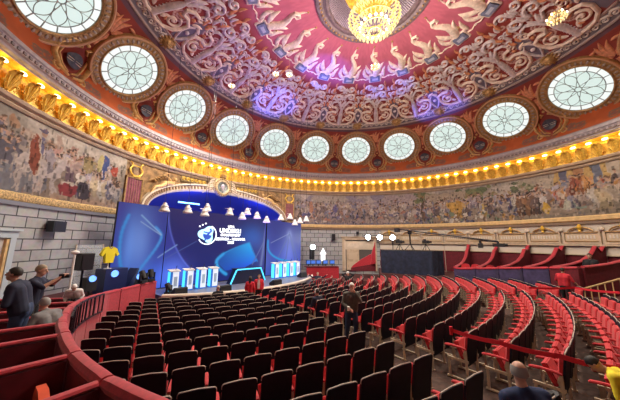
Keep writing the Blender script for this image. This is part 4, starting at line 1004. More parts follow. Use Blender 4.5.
def instance_seat(s):
    p, ph, blk, k, j = s; ro, so = ORD[k+1], ORD[j+1]
    if blk == 'left': lab = 'dark backed seat, left block, %s row from the stage, %s from the aisle' % (ro, so)
    elif blk == 'centre': lab = 'dark backed seat, centre block, %s row from stage, %s from left aisle' % (ro, so)
    else: lab = 'red velvet seat, right block, %s row from the stage, %s from the aisle' % (ro, so)
    t = thing('theatre_seat', lab, 'seat', p, ph, {'left': 'seats of the left block', 'centre': 'seats of the centre block', 'right': 'seats of the right block'}[blk])
    for n_, me in SM: obj(n_, me, t)
    for n_, me in ARL: obj(n_, me, t)
    last = (blk == 'left' and j == 0) or (blk != 'left' and j == LASTJ[(blk, k)])
    if last:
        for n_, me in ARR_: obj(n_, me, t)
NIND = 300
for s in seats[:NIND]: instance_seat(s)
rest = seats[NIND:]
if rest:
    # seats of the far rows, kept together
    allm = {}
    vs = []; fs = []; mi = []; mats_ = []
    for p, ph, blk, k, j in rest:
        M4 = Matrix.Translation(p) @ Matrix.Rotation(ph, 4, 'Z')
        for n_, me in SM+ARL:
            if me.materials[0] not in mats_: mats_.append(me.materials[0])
            i = mats_.index(me.materials[0]); o0 = len(vs)
            vs += [M4 @ v.co for v in me.vertices]
            for q in me.polygons: fs.append(tuple(o0+v for v in q.vertices)); mi.append(i)
    me = bpy.data.meshes.new('far_seats'); me.from_pydata(vs, [], fs); 
    for m_ in mats_: me.materials.append(m_)
    me.polygons.foreach_set('material_index', mi); me.update()
    tag(obj('theatre_seats', me), 'farthest rows of dark backed red seats near the stage and the right loges', 'seats', None, 'stuff')

# ribbon barriers
def barrier(name, pts, label, posts):
    t = thing(name, label, 'barrier', pts[0]*1.0); off = -pts[0]
    b = MB(); n = 14; P = []
    for i in range(len(pts)-1):
        for q in range(n): tt = q/n; P.append(pts[i].lerp(pts[i+1], tt)+Vector((0, 0, -.03*math.sin(PI*tt)))+off)
    P.append(pts[-1]+off)
    vs = []; fs = []
    for p in P: vs += [p+Vector((0, 0, -.04)), p+Vector((0, 0, .04)), p+Vector((.006, .006, .04)), p+Vector((.006, .006, -.04))]
    for i in range(len(P)-1):
        for j in range(4): fs.append((i*4+j, i*4+(j+1) % 4, (i+1)*4+(j+1) % 4, (i+1)*4+j))
    b.add(vs, fs); b.build('ribbon', M_RIBBON, t, False)
    for p in posts: b = MB(); b.tube([p+off+Vector((0, 0, -.10)), p+off+Vector((0, 0, .07))], .035, 8); b.build('knot', M_RIBBON, t)
barrier('ribbon_barrier', [Vector((-3.56, -3.3, 1.09)), Vector((-3.84, -4.2, 1.13)), Vector((-3.98, -5.03, 1.17)), Vector((-4.08, -5.65, 1.21))], 'red ribbon stretched across the rear seat rows from the aisle', [Vector((-3.56, -3.3, 1.09))])
barrier('ribbon_barrier', [Vector((4.52, -4.45, 1.15)), Vector((5.33, -5.88, 1.23)), Vector((4.51, -6.96, 1.29))], 'red ribbon along the far rear seats below the right loges', [])

# ================================================================== LOGES ON THE RIGHT
def ztopR(a): return 1.38 if a < 96 else 1.38+(a-96)*.017
M_NAVYP = mat('navy_violet_panel', (.05, .035, .10), .7, noise=.4, nscale=3)
RB = [55.2, 62.7, 70.2, 77.7, 85.2, 92.7, 100.5, 108.2, 115.5, 123.0, 130.5]
for k, a in enumerate(RB[:-1]):
    if a < 92: continue
    parapet_seg('loge_parapet', 'navy and red fronted loge rail on the right, %s section from the right door' % ORD[k], a+.1, RB[k+1]-.1, ztopR, M_NAVYP if a < 122 else M_VELDARK, M_VELVET, 'right loge fronts', wide=.09)
for k, a in enumerate(RB):
    if a < 92: continue
    z = ztopR(a)
    prof = [(0, z), (.7, z+.05), (1.5, z+.14), (2.3, z+.30), (3.0, z+.60), (3.5, z+1.05), (3.85, 2.62), (4.1, 2.86), (4.30, 2.90)]
    partition(a, z, .7, 'red velvet loge divider sweeping up to the right wall, %s from the door' % ORD[k], 'right loge partitions', prof, wide=.11, pm=M_VELDARK, zb=.63)
# wall panels above the right loges
for k, a in enumerate(RB[:-1]):
    a1 = RB[k+1]; am = (a+a1)/2; w = (a1-a)*MU-.12
    if a < 60: continue
    t = thing('wall_panel', 'cream wall panel under a broken pediment and urn, %s loge from the right door' % ORD[k], 'panel', pol(am, 14.20, 0), -R(am), 'pedimented panels over the right loges')
    b = MB(); b.box((0, 0, 1.52), (w+.06, .06, 1.70)); b.build('dado', M_VELDARK, t, False)
    b = MB(); b.box((0, -.02, 2.62), (w, .05, .44)); b.build('lower_panel', mat('ivory_panel', (.60, .53, .45), .6), t, False)
    b = MB(); b.box((0, -.06, 2.40), (w, .14, .06)); b.box((0, -.10, 2.98), (w+.1, .22, .10)); b.box((0, -.06, 3.10), (w, .14, .10)); b.build('shelf', M_DOORW, t, False)
    b = MB(); b.box((0, -.03, 3.46), (w*.86, .07, .46)); b.build('name_panel', mat('beige_panel', (.55, .42, .28), .6), t, False)
    b = MB()
    for q in range(9): b.box((-w*.34+w*.085*q, -.075, 3.46), (.07, .02, .20))
    b.build('tracery', mat('tracery_white', (.62, .56, .48), .6), t, False)
    b = MB(); b.box((0, -.06, 3.74), (w*.92, .14, .07)); b.box((0, -.05, 3.20), (w*.92, .12, .05)); b.build('moulding', M_OLDGOLD, t, False)
    for s in (-1, 1):
        b = MB(); b.box((s*w*.47, -.05, 3.40), (.10, .14, .75)); b.build('pilaster', M_DOORW, t, False)
        b = MB(); b.tube([(s*.60, -.08, 3.80), (s*.46, -.08, 3.93), (s*.28, -.08, 4.01), (s*.14, -.08, 4.06), (s*.10, -.08, 4.00)], [.035, .05, .05, .045, .03], 8); b.build('pediment_scroll', M_OLDGOLD, t)
        b = MB(); b.ball((s*w*.5, -.10, 3.92), .09, 8, (1, 1, 1.2)); b.build('finial', M_CREAM, t)
    b = MB(); b.lathe([(.0, 3.78), (.09, 3.80), (.05, 3.88), (.11, 3.98), (.13, 4.06), (.07, 4.12), (.10, 4.16), (.0, 4.26)], 14, c=(0, -.10, 0)); b.build('urn', M_GOLD, t)
kk = 0
for k, a in enumerate(RB[:-1]):
    if a < 92: continue
    for q in range(2):
        aa_ = a+2.1+3.2*q; kk += 1; p = pol(aa_, 10.75, .625)
        if (p-Vector((9.0, -6.8, .6))).length < .9: continue
        loge_chair(p, -R(aa_)+PI, 'red loge chair, %s seat in the %s right loge from the door' % (ORD[q+1], ORD[k]))
# red swept cloth by the right door (two dividers of the corner loge)
t = thing('loge_divider', 'large red padded divider rising beside the right door', 'partition', pol(50.5, 11.2, 0))
base = pol(50.5, 11.2, 0)
P0, P1 = Vector((8.58, 7.2, 0))-base, Vector((9.75, 5.5, 0))-base
d = (P1-P0); n_ = Vector((d.y, -d.x, 0)).normalized()
def wing(q0, prof, th, nm, m):
    b = MB(); vs = []
    for s in (-.5, .5):
        for (f_, z) in prof: v = P0+d*f_+n_*(th*s+q0); vs.append((v.x, v.y, z))
    n = len(prof); b.add(vs, [tuple(range(n)), tuple(range(n, 2*n))[::-1]]+[(i, (i+1) % n, n+(i+1) % n, n+i) for i in range(n)]); b.build(nm, m, t, False)
wing(0, [(-.02, .62), (1.0, .62), (1.0, 1.25), (0, .85)], .16, 'base_panel', M_VELDARK)
wing(0, [(0, .86), (1.0, 1.26), (1.0, 2.20), (.84, 2.05), (.45, 1.62), (.1, 1.1)], .14, 'padded_wing', M_VELVET)
wing(.10, [(.80, 1.2), (1.0, 1.25), (1.0, 3.1), (.95, 2.75), (.86, 2.2)], .20, 'upright_wing', M_VELVET)
wing(-.14, [(.62, 1.12), (.80, 1.20), (.78, 1.38), (.70, 1.30)], .05, 'white_card', M_WHITE)
# right doorway
def doorway(n, a0, a1, z0, z1, leafs, label):
    o = bpy.data.objects.new('door_%d' % n, None); COL.objects.link(o); struct(o); am = (a0+a1)/2; o.location = pol(am, 14.16, 0); o.rotation_euler = (0, 0, -R(am)); w = (a1-a0)*MU; h = z1-z0
    b = MB(); b.box((0, .02, z0+h/2), (w, .10, h)); b.build('opening', leafs[0], o, False)
    for s in (-1, 1):
        b = MB(); b.box((s*(w/2+.10), -.06, z0+h/2), (.22, .18, h+.1)); b.build('jamb', leafs[1], o, False)
        b = MB(); b.box((s*(w/2-.06), -.05, z0+h/2-.05), (.10, .14, h)); b.build('inner_frame', leafs[2], o, False)
    b = MB(); b.box((0, -.06, z1+.12), (w+.5, .20, .24)); b.box((0, -.10, z1+.28), (w+.62, .28, .08)); b.build('lintel', leafs[1], o, False)
    return o, w, h
o, w, h = doorway(2, 49.0, 60.6, 0.35, 3.25, (mat('passage_shade_tone', (.10, .085, .08), .9), M_DOORW, M_CREAM), '')  # the opening is a solid slab, coloured dark for the passage's shade
b = MB(); b.box((0, -.06, 2.72), (w-.2, .08, .80)); b.build('overdoor_panel', mat('pale_panel_wood', (.60, .50, .38), .5), o, False)
b = MB(); b.box((0, -.11, 2.72), (w-.55, .03, .45)); b.build('overdoor_inset', M_CREAM, o, False)
b = MB(); b.box((-w*.22, -.10, 1.35), (w*.42, .07, 1.95)); b.build('door_leaf', M_DOORW, o, False)
b = MB()
for z in (.85, 1.7): b.box((-w*.22, -.145, z), (w*.28, .02, .62))
b.build('leaf_panel', mat('leaf_panel_wood', (.58, .45, .32), .5), o, False)
b = MB(); b.tube([(-w*.05, -.15, 1.25), (-w*.05, -.22, 1.25), (-w*.10, -.22, 1.25)], .018, 6); b.build('handle', M_OLDGOLD, o)
o, w, h = doorway(1, -57.5, -49.2, .68, 3.05, (mat('pale_passage', (.55, .52, .50), .7), mat('pale_blue_jamb', (.42, .48, .52), .6), M_GOLDBAND), '')
b = MB(); b.box((-.2, -.04, 1.7), (w*.5, .05, 1.9)); b.build('door_leaf', mat('white_door', (.66, .64, .62), .5), o, False)

# ================================================================== EQUIPMENT
# draped camera platform on the right
q = [Vector((9.02, 4.62, 0)), Vector((9.90, .98, 0)), Vector((11.15, .55, 0)), Vector((10.5, 4.95, 0))]
ctr = sum(q, Vector())/4
t = thing('camera_platform', 'tall navy black draped camera platform among the right seats', 'platform', ctr)
b = MB(); vs = []; n = 60
per = []
for i in range(4):
    A, B = q[i]-ctr, q[(i+1) % 4]-ctr; L = (B-A).length; m_ = max(4, int(L/.09)); nr = Vector(((B-A).y, -(B-A).x, 0)).normalized()
    for k in range(m_): 
        f_ = k/m_; per.append((A.lerp(B, f_), nr, f_*L+i*7))
rows = [(.64, 1.0), (1.0, .9), (1.6, .5), (2.2, .18), (2.38, .05)]
for z, amp in rows:
    for p, nr, s_ in per: v = p+nr*(.05*math.sin(s_*5.3)+.035*math.sin(s_*11.7+1)+.02*math.sin(s_*23))*amp; vs.append((v.x, v.y, z))
N = len(per); fs = [(i*N+k, i*N+(k+1) % N, (i+1)*N+(k+1) % N, (i+1)*N+k) for i in range(len(rows)-1) for k in range(N)]; fs.append(tuple((len(rows)-1)*N+k for k in range(N)))
b.add(vs, fs); b.build('drape', M_CLOTH, t)
b = MB(); b.prism([(p-ctr).to_2d() for p in q], .05, c=(0, 0, 2.405)); b.build('deck', M_BLACK, t, False)
# jib crane
jb = Vector((9.95, 2.55, 2.43)); t = thing('camera_crane', 'long black camera crane standing on the draped platform', 'crane', jb)
b = MB()
for k in range(3): 
    a = 2*PI*k/3; b.tube([(.42*math.cos(a), .42*math.sin(a), .03), (0, 0, .5)], .03, 6)
b.build('tripod', M_IRON, t)
b = MB(); b.tube([(0, 0, .45), (0, 0, 1.45)], .06, 8); b.box((0, 0, 1.38), (.22, .24, .26)); b.build('column', M_IRON, t)
A = Vector((-.28, .85, 1.66)); B = Vector((-.15, -5.60, .72))
b = MB(); b.tube([A, B], .055, 6); b.tube([A+Vector((0, 0, -.16)), B+Vector((0, 0, -.06))], .022, 5); b.build('boom', M_IRON, t)
b = MB(); b.box(A+Vector((0, .05, -.08)), (.30, .35, .32)); b.build('counterweight', M_BLACK, t, False)
b = MB(); b.box(B+Vector((0, -.02, -.22)), (.30, .62, .22)); b.tube([B+Vector((0, -.30, -.22)), B+Vector((0, -.48, -.22))], .09, 10); b.tube([B, B+Vector((0, 0, -.2))], .05, 8); b.build('camera', M_BLACK, t)
b = MB(); b.tube([B+Vector((0, .95, .08)), B+Vector((0, .95, -.35))], .08, 8); b.box(B+Vector((0, .95, -.28)), (.25, .25, .3)); b.build('remote_head', M_BLACK, t)
for p, l in ((Vector((9.72, 3.35, 2.43)), 'left'), (Vector((10.3, 1.5, 2.43)), 'right')):
    t = thing('camera_tripod', 'black broadcast camera on tripod, %s end of the draped platform' % l, 'camera', p)
    for k in range(3): 
        a = 2*PI*k/3+.4; b = MB(); b.tube([(.30*math.cos(a), .30*math.sin(a), .01), (0, 0, .52)], .024, 6); b.build('leg', M_IRON, t)
    b = MB(); b.box((0, 0, .66), (.22, .46, .24)); b.tube([(0, -.23, .66), (0, -.42, .66)], .08, 10); b.box((.10, .1, .82), (.06, .2, .12)); b.build('camera', M_BLACK, t, False)
# flood lights on the wall right of the door
t = thing('flood_bar', 'bar carrying three glaring white floodlights beside the draped platform', 'light', (12.25, 6.25, 0))
b = MB(); b.tube([(-.75, 1.35, 3.68), (.55, -1.35, 3.70)], .035, 6); b.tube([(.45, -1.05, 3.69), (.45, -1.0, .64)], .04, 6); b.build('bar', M_IRON, t)
for (x, y) in ((11.65, 7.21), (12.15, 6.23), (12.6, 5.16)):
    v = Vector((x-12.25, y-6.25, 3.50)); dr = (CAMP-Vector((x, y, 3.5))).normalized(); Mq = dr.to_track_quat('Z', 'Y').to_matrix()
    b = MB(); b.lathe([(.0, -.22), (.16, -.20), (.24, -.02), (.26, .06)], 16, M=Mq, c=v); h_ = b.build('lamp_housing', M_BLACK, t)
    b = MB(); b.lathe([(.0, .03), (.235, .03)], 20, M=Mq, c=v); b.build('lens', M_FLOODL, h_)
# commentary counter with monitors right of the stage
a0, a1 = 30.2, 44.6
t = thing('commentary_counter', 'curved red fronted counter right of the stage', 'counter', pol(36.6, 11.2, 0)); off = -pol(36.6, 11.2, 0)
b = sweep([(11.14, 0.0), (11.10, .90), (11.26, .90), (11.26, 0.0)], a0, a1, 20); b.v = [tuple(Vector(v)+off) for v in b.v]; b.build('front', M_VELVET, t)
b = sweep([(11.06, .90), (11.06, .96), (11.9, .96), (11.9, .90)], a0, a1, 20); b.v = [tuple(Vector(v)+off) for v in b.v]; b.build('counter_top', M_VELDARK, t, False)
for k, a in enumerate((31.6, 33.6, 36.0, 39.0, 42.0)):
    t = thing('monitor', 'small dark monitor with blue glow on the red counter, %s from left' % ORD[k+1], 'monitor', pol(a, 11.55, .962), -R(a)+R(12), 'monitors on the red counter')
    b = MB(); b.box((0, 0, .32), (.46, .07, .36)); b.build('casing', M_BLACK, t, False)
    b = MB(); b.box((0, .0, .07), (.06, .05, .14)); b.box((0, 0, .012), (.24, .18, .02)); b.build('stand', M_BLACK, t, False)
    b = MB(); b.box((0, -.04, .34), (.40, .012, .27)); b.build('display', mat('monitor_glow', (.05, .1, .3), .3, emit=(.05, .16, .60), es=.8), t, False)
t = thing('lit_sign', 'white house shaped lit sign behind the red counter', 'sign', pol(38.5, 12.0, 0), -R(38.5))
b = MB(); b.prism([(-.20, 1.35), (.20, 1.35), (.20, 1.95), (.30, 1.95), (0, 2.50), (-.30, 1.95), (-.20, 1.95)], .10, M=Matrix(((1, 0, 0), (0, 0, -1), (0, 1, 0)))); b.build('sign_board', mat('sign_white', (.9, .9, .9), .4, emit=(.9, .95, 1), es=.6), t, False)
b = MB(); b.tube([(0, .05, 0.02), (0, .05, 1.4)], .04, 8); b.box((0, .05, .03), (.5, .4, .04)); b.build('stand', M_BLACK, t, False)
t = thing('stand_light', 'single glaring white light on a dark stand right of the video wall', 'light', (7.30, 10.46, 0))
b = MB(); b.tube([(0, 0, 0.03), (0, 0, 2.35)], .03, 6); b.box((0, 0, .02), (.5, .5, .03)); b.box((.02, .12, 1.9), (.5, .2, .9)); b.build('stand', M_BLACK, t, False)
dr = (CAMP-Vector((7.3, 10.46, 2.55))).normalized(); Mq = dr.to_track_quat('Z', 'Y').to_matrix()
b = MB(); b.lathe([(.0, -.2), (.16, -.18), (.22, 0), (.23, .05)], 16, M=Mq, c=(0, 0, 2.55)); h_ = b.build('lamp_housing', M_BLACK, t); b = MB(); b.lathe([(0, .03), (.215, .03)], 20, M=Mq, c=(0, 0, 2.55)); b.build('lens', M_FLOODL, h_)
# wall speakers
for a, z, w_, h_, l in ((-42.6, 3.55, .55, .46, 'left stone wall above the loges'), (44.5, 3.50, .34, .62, 'stone wall right of the video wall'), (54.2, 3.92, .26, .3, 'wall above the right door')):
    t = thing('wall_speaker', 'dark loudspeaker mounted on the %s' % l, 'speaker', pol(a, 14.0, z), -R(a))
    b = MB(); b.box((0, 0, 0), (w_, .30, h_)); b.build('cabinet', mat('slate_black', (.025, .03, .04), .6), t, False); b = MB(); b.box((0, -.155, 0), (w_*.88, .012, h_*.88)); b.build('grille', M_IRON, t, False); b = MB(); b.box((0, .18, 0), (.1, .12, .12)); b.build('bracket', M_IRON, t, False)
# equipment left of the stage
t = thing('tall_speaker', 'black loudspeaker on a pole behind the left loge front', 'speaker', pol(-45.4, 12.1, .685), R(25))
b = MB(); b.box((0, 0, 1.46), (.46, .42, .64)); b.build('cabinet', M_BLACK, t, False); b = MB(); b.box((0, -.23, 1.46), (.40, .015, .56)); b.build('grille', M_IRON, t, False); b = MB(); b.tube([(0, 0, .03), (0, 0, 1.2)], .04, 8); b.box((0, 0, .02), (.5, .5, .03)); b.build('pole', M_IRON, t, False)
t = thing('globe_lamp', 'white disc topped floor lamp beside the black loudspeaker', 'lamp', pol(-47.7, 12.1, .685))
b = MB(); b.ball((0, 0, 1.84), .115, 14, (1.15, 1, .62)); b.build('lamp_head', M_WHITE, t); b = MB(); b.tube([(0, 0, .05), (0, 0, 1.75)], .035, 10); b.build('pole', M_WHITE, t); b = MB(); b.lathe([(0, .0), (.2, .0), (.2, .03), (.03, .05)], 16); b.build('base', M_WHITE, t)
t = thing('display_cube', 'dark blue cube plinth with a round glowing lamp below the yellow jersey', 'plinth', pol(-38.0, 12.15, .685), R(22))
b = MB(); b.box((0, 0, .53), (.95, .7, 1.05)); b.build('body', mat('deep_blue', (.012, .025, .12), .4), t, False)
b = MB(); b.lathe([(0, .0), (.12, .0), (.14, .03), (.15, -.02)], 24, M=Matrix.Rotation(PI/2, 3, 'X'), c=(-.1, -.37, .84)); b.build('round_lamp', M_BLUELED, t)
t = thing('yellow_jersey', 'yellow football jersey on a stand on the blue plinth', 'jersey', pol(-39.3, 12.15, 1.745), R(22)); t.scale = (.80, .80, .90)
b = MB(); P = [(-.20, .28), (.20, .28), (.235, .55), (.25, .78), (.37, .60), (.47, .68), (.33, .95), (.20, 1.03), (.09, 1.06), (0, 1.0), (-.09, 1.06), (-.20, 1.03), (-.33, .95), (-.47, .68), (-.37, .60), (-.25, .78), (-.235, .55)]
b.prism(P, .20, M=Matrix(((1, 0, 0), (0, 0, -1), (0, 1, 0)))); b.build('shirt', M_YEL, t)
b = MB(); b.tube([(0, 0, .0), (0, 0, .5)], .03, 8); b.lathe([(0, 0), (.18, 0), (.18, .02), (0, .03)], 16); b.build('stand', M_WHITE, t)
b = MB(); b.tube([(-.09, -.10, 1.05), (0, -.11, .98), (.09, -.10, 1.05)], .018, 6); b.build('collar', mat('jersey_blue', (.03, .06, .35), .7), t)
t = thing('clear_panel', 'upright pale blue clear panel behind the yellow jersey', 'panel', pol(-40.2, 12.9, .685), R(24))
mg = mat('clear_acrylic', (.75, .85, .95), .1); mg.node_tree.nodes['Principled BSDF'].inputs['Alpha'].default_value = .28
b = MB(); b.box((0, 0, 1.05), (1.05, .03, 2.1)); b.build('sheet', mg, t, False)
b = MB(); 
for s in (-1, 1): b.box((s*.53, 0, 1.05), (.03, .05, 2.12))
b.build('edge', M_CREAM, t, False)
for a, l, z in ((-45.3, 'under the black loudspeaker', .86), (-32.9, 'between the plinth and the video wall', .60)):
    t = thing('round_stage_light', 'round blue glowing stage lamp %s' % l, 'light', pol(a, 11.75, .685), R(20))
    b = MB(); b.box((0, .06, z-.26), (.36, .30, .5)); b.box((0, .06, .01), (.4, .34, .02)); b.tube([(0, .06, 0.02), (0, .06, z-.3)], .05, 8); b.build('body', M_BLACK, t, False)
    b = MB(); b.lathe([(0, .0), (.09, .0), (.11, .02), (.12, -.05)], 24, M=Matrix.Rotation(PI/2, 3, 'X'), c=(0, -.12, z-.05)); b.build('lens', M_BLUELED, t)
t = thing('floor_wedge', 'dark slanted wedge screen right of the blue plinth', 'screen', pol(-35.2, 11.9, .685), R(30))
b = MB(); b.prism([(-.20, 0), (.12, 0), (.40, .95), (.33, .98), (-.20, .06)], .5, M=Matrix(((1, 0, 0), (0, 0, -1), (0, 1, 0)))); b.build('board', mat('wedge_blue', (.02, .03, .10), .4), t, False)
t.children[0].scale = (1, 1, 1); b = MB(); b.box((-.05, .0, .02), (.5, .5, .04)); b.build('foot', M_BLACK, t, False)
def moving_head(loc, rz, label, tilt):
    t = thing('moving_light', label, 'light', loc, rz, 'black moving stage lights'); Mt = Matrix.Rotation(R(tilt), 3, 'X')
    b = MB(); b.box((0, 0, .05), (.30, .30, .10)); b.build('base', M_BLACK, t, False)
    b = MB()
    for s in (-1, 1): b.box((s*.16, 0, .25), (.04, .12, .34))
    b.box((0, 0, .11), (.36, .12, .04)); b.build('yoke', M_BLACK, t, False)
    b = MB(); b.tube([Vector((0, 0, .32))+Mt @ Vector((0, 0, -.16)), Vector((0, 0, .32))+Mt @ Vector((0, 0, .10)), Vector((0, 0, .32))+Mt @ Vector((0, 0, .24))], [.10, .13, .12], 12); b.build('head', M_BLACK, t)
moving_head(pol(-35.2, 11.04, 1.035), .4, 'black moving light on the red front, farther from the stage', -35)
moving_head(pol(-32.6, 11.07, 1.035), .2, 'black moving light at the stage end of the red front', -20)
moving_head((-5.05, 9.4, ZS), .6, 'black moving light on the stage floor left of the lecterns', -40)
# brass stair rail at the far right
bs = pol(137, 9.2, 0); t = thing('stair_rail', 'brass stair railing at the right edge below the loges', 'railing', bs)
TG = Vector((math.cos(R(137)), -math.sin(R(137)), 0))
for s in range(6): b = MB(); b.tube([TG*(.28*s-.7)+Vector((0, 0, .02)), TG*(.28*s-.7)+Vector((0, 0, 1.05+.12*s))], .02, 6); b.build('baluster', M_GOLDBAND, t)
b = MB(); b.tube([TG*-.8+Vector((0, 0, 1.02)), TG*.8+Vector((0, 0, 1.72))], .035, 8); b.build('handrail', M_GOLDBAND, t)

# ================================================================== CHANDELIERS
def chandelier(name, loc, sc_, label, tiers, ztop, nb):
    t = thing(name, label, 'chandelier', loc)
    b = MB(); b.tube([(0, 0, tiers[-1][1]*sc_), (0, 0, ztop-loc[2])], .03 if sc_ > .9 else .007, 6); b.build('stem', M_GOLD if sc_ > .9 else M_OLDGOLD, t)
    cr = MB()
    for r_, z in tiers:
        b = MB(); n = 40; b.tube([(r_*sc_*math.cos(2*PI*k/n), r_*sc_*math.sin(2*PI*k/n), z*sc_) for k in range(n)], .035*sc_, 6, closed=True); b.build('ring', M_GOLD, t)
        m_ = max(8, int(r_*30))
        for k in range(m_):
            a = 2*PI*k/m_; e = Vector((math.cos(a), math.sin(a), 0)); p = e*r_*sc_+Vector((0, 0, z*sc_))
            cr.tube([p, p+(e*.06+Vector((0, 0, -.13)))*sc_, p+(e*-.02+Vector((0, 0, -.30)))*sc_], [.018*sc_, .042*sc_, .006*sc_], 5)
            if r_ > .3: cr.tube([p*1.0, p+(e*-.22+Vector((0, 0, -.12)))*sc_], [.022*sc_, .014*sc_], 4)
    o = cr.build('crystal_drops', M_CRYS, t); o['kind'] = 'stuff'
    r_, z = tiers[1] if len(tiers) > 1 else tiers[0]
    for k in range(nb):
        a = 2*PI*(k+.5)/nb; b = MB(); b.ball((r_*1.06*sc_*math.cos(a), r_*1.06*sc_*math.sin(a), (z+.12)*sc_), .055*max(sc_, .6), 8, (1, 1, 1.5)); b.build('bulb', M_BULB, t)
    return t
chandelier('great_chandelier', (0, 0, 13.35), 1.0, 'great gilt crystal chandelier hanging from the dome oculus', [(.30, .02), (.66, .20), (.98, .50), (1.22, .90), (1.05, 1.25), (.6, 1.45)], 16.0, 16)
for (p, zt, s_, l) in (((2.9, 1.48, 13.75), 15.38, .42, 'small crystal lamp below the great chandelier'), ((4.2, -6.6, 12.8), 14.75, .55, 'crystal lamp hanging at the upper right of the dome'), ((-2.72, 8.7, 12.85), 14.4, .26, 'left hand small hanging lamp against the lilac scrolls'), ((-1.15, 6.2, 13.35), 15.0, .26, 'second small hanging lamp, left of a close pair'), ((-.50, 5.68, 13.4), 15.15, .26, 'third small hanging lamp, right of a close pair')):
    chandelier('hanging_lamp', p, s_, l, [(.25, .0), (.55, .18), (.45, .42)], zt, 6)

jp = min(seats, key=lambda s: (s[0].to_2d()-Vector((-4.65, -5.3))).length)
t = thing('black_jacket', 'black jacket slung over a rear seat back at the lower right', 'jacket', jp[0], jp[1])
b = MB(); n = 12; prof = [(-.16, .50), (-.14, .75), (-.12, .98), (-.06, 1.08), (.02, 1.07), (.08, .95), (.12, .72), (.14, .55)]; vs = []; fs = []
for i in range(n+1):
    x = -.30+.60*i/n
    for (y, z) in prof: vs.append((x*(1+.06*math.sin(z*9)), y+.02*math.sin(i*1.7+z*5), z-.05*abs(x/.3)**2+.02*math.sin(i*2.3)))
m_ = len(prof)
for i in range(n):
    for j in range(m_-1): fs.append((i*m_+j, i*m_+j+1, (i+1)*m_+j+1, (i+1)*m_+j))
b.add(vs, fs); b.build('coat_body', M_BLACK, t)
for s_ in (-1, 1): b = MB(); b.tube([(s_*.26, -.06, 1.03), (s_*.33, -.12, .80), (s_*.30, -.16, .52)], [.07, .065, .055], 8); b.build('sleeve', M_BLACK, t)

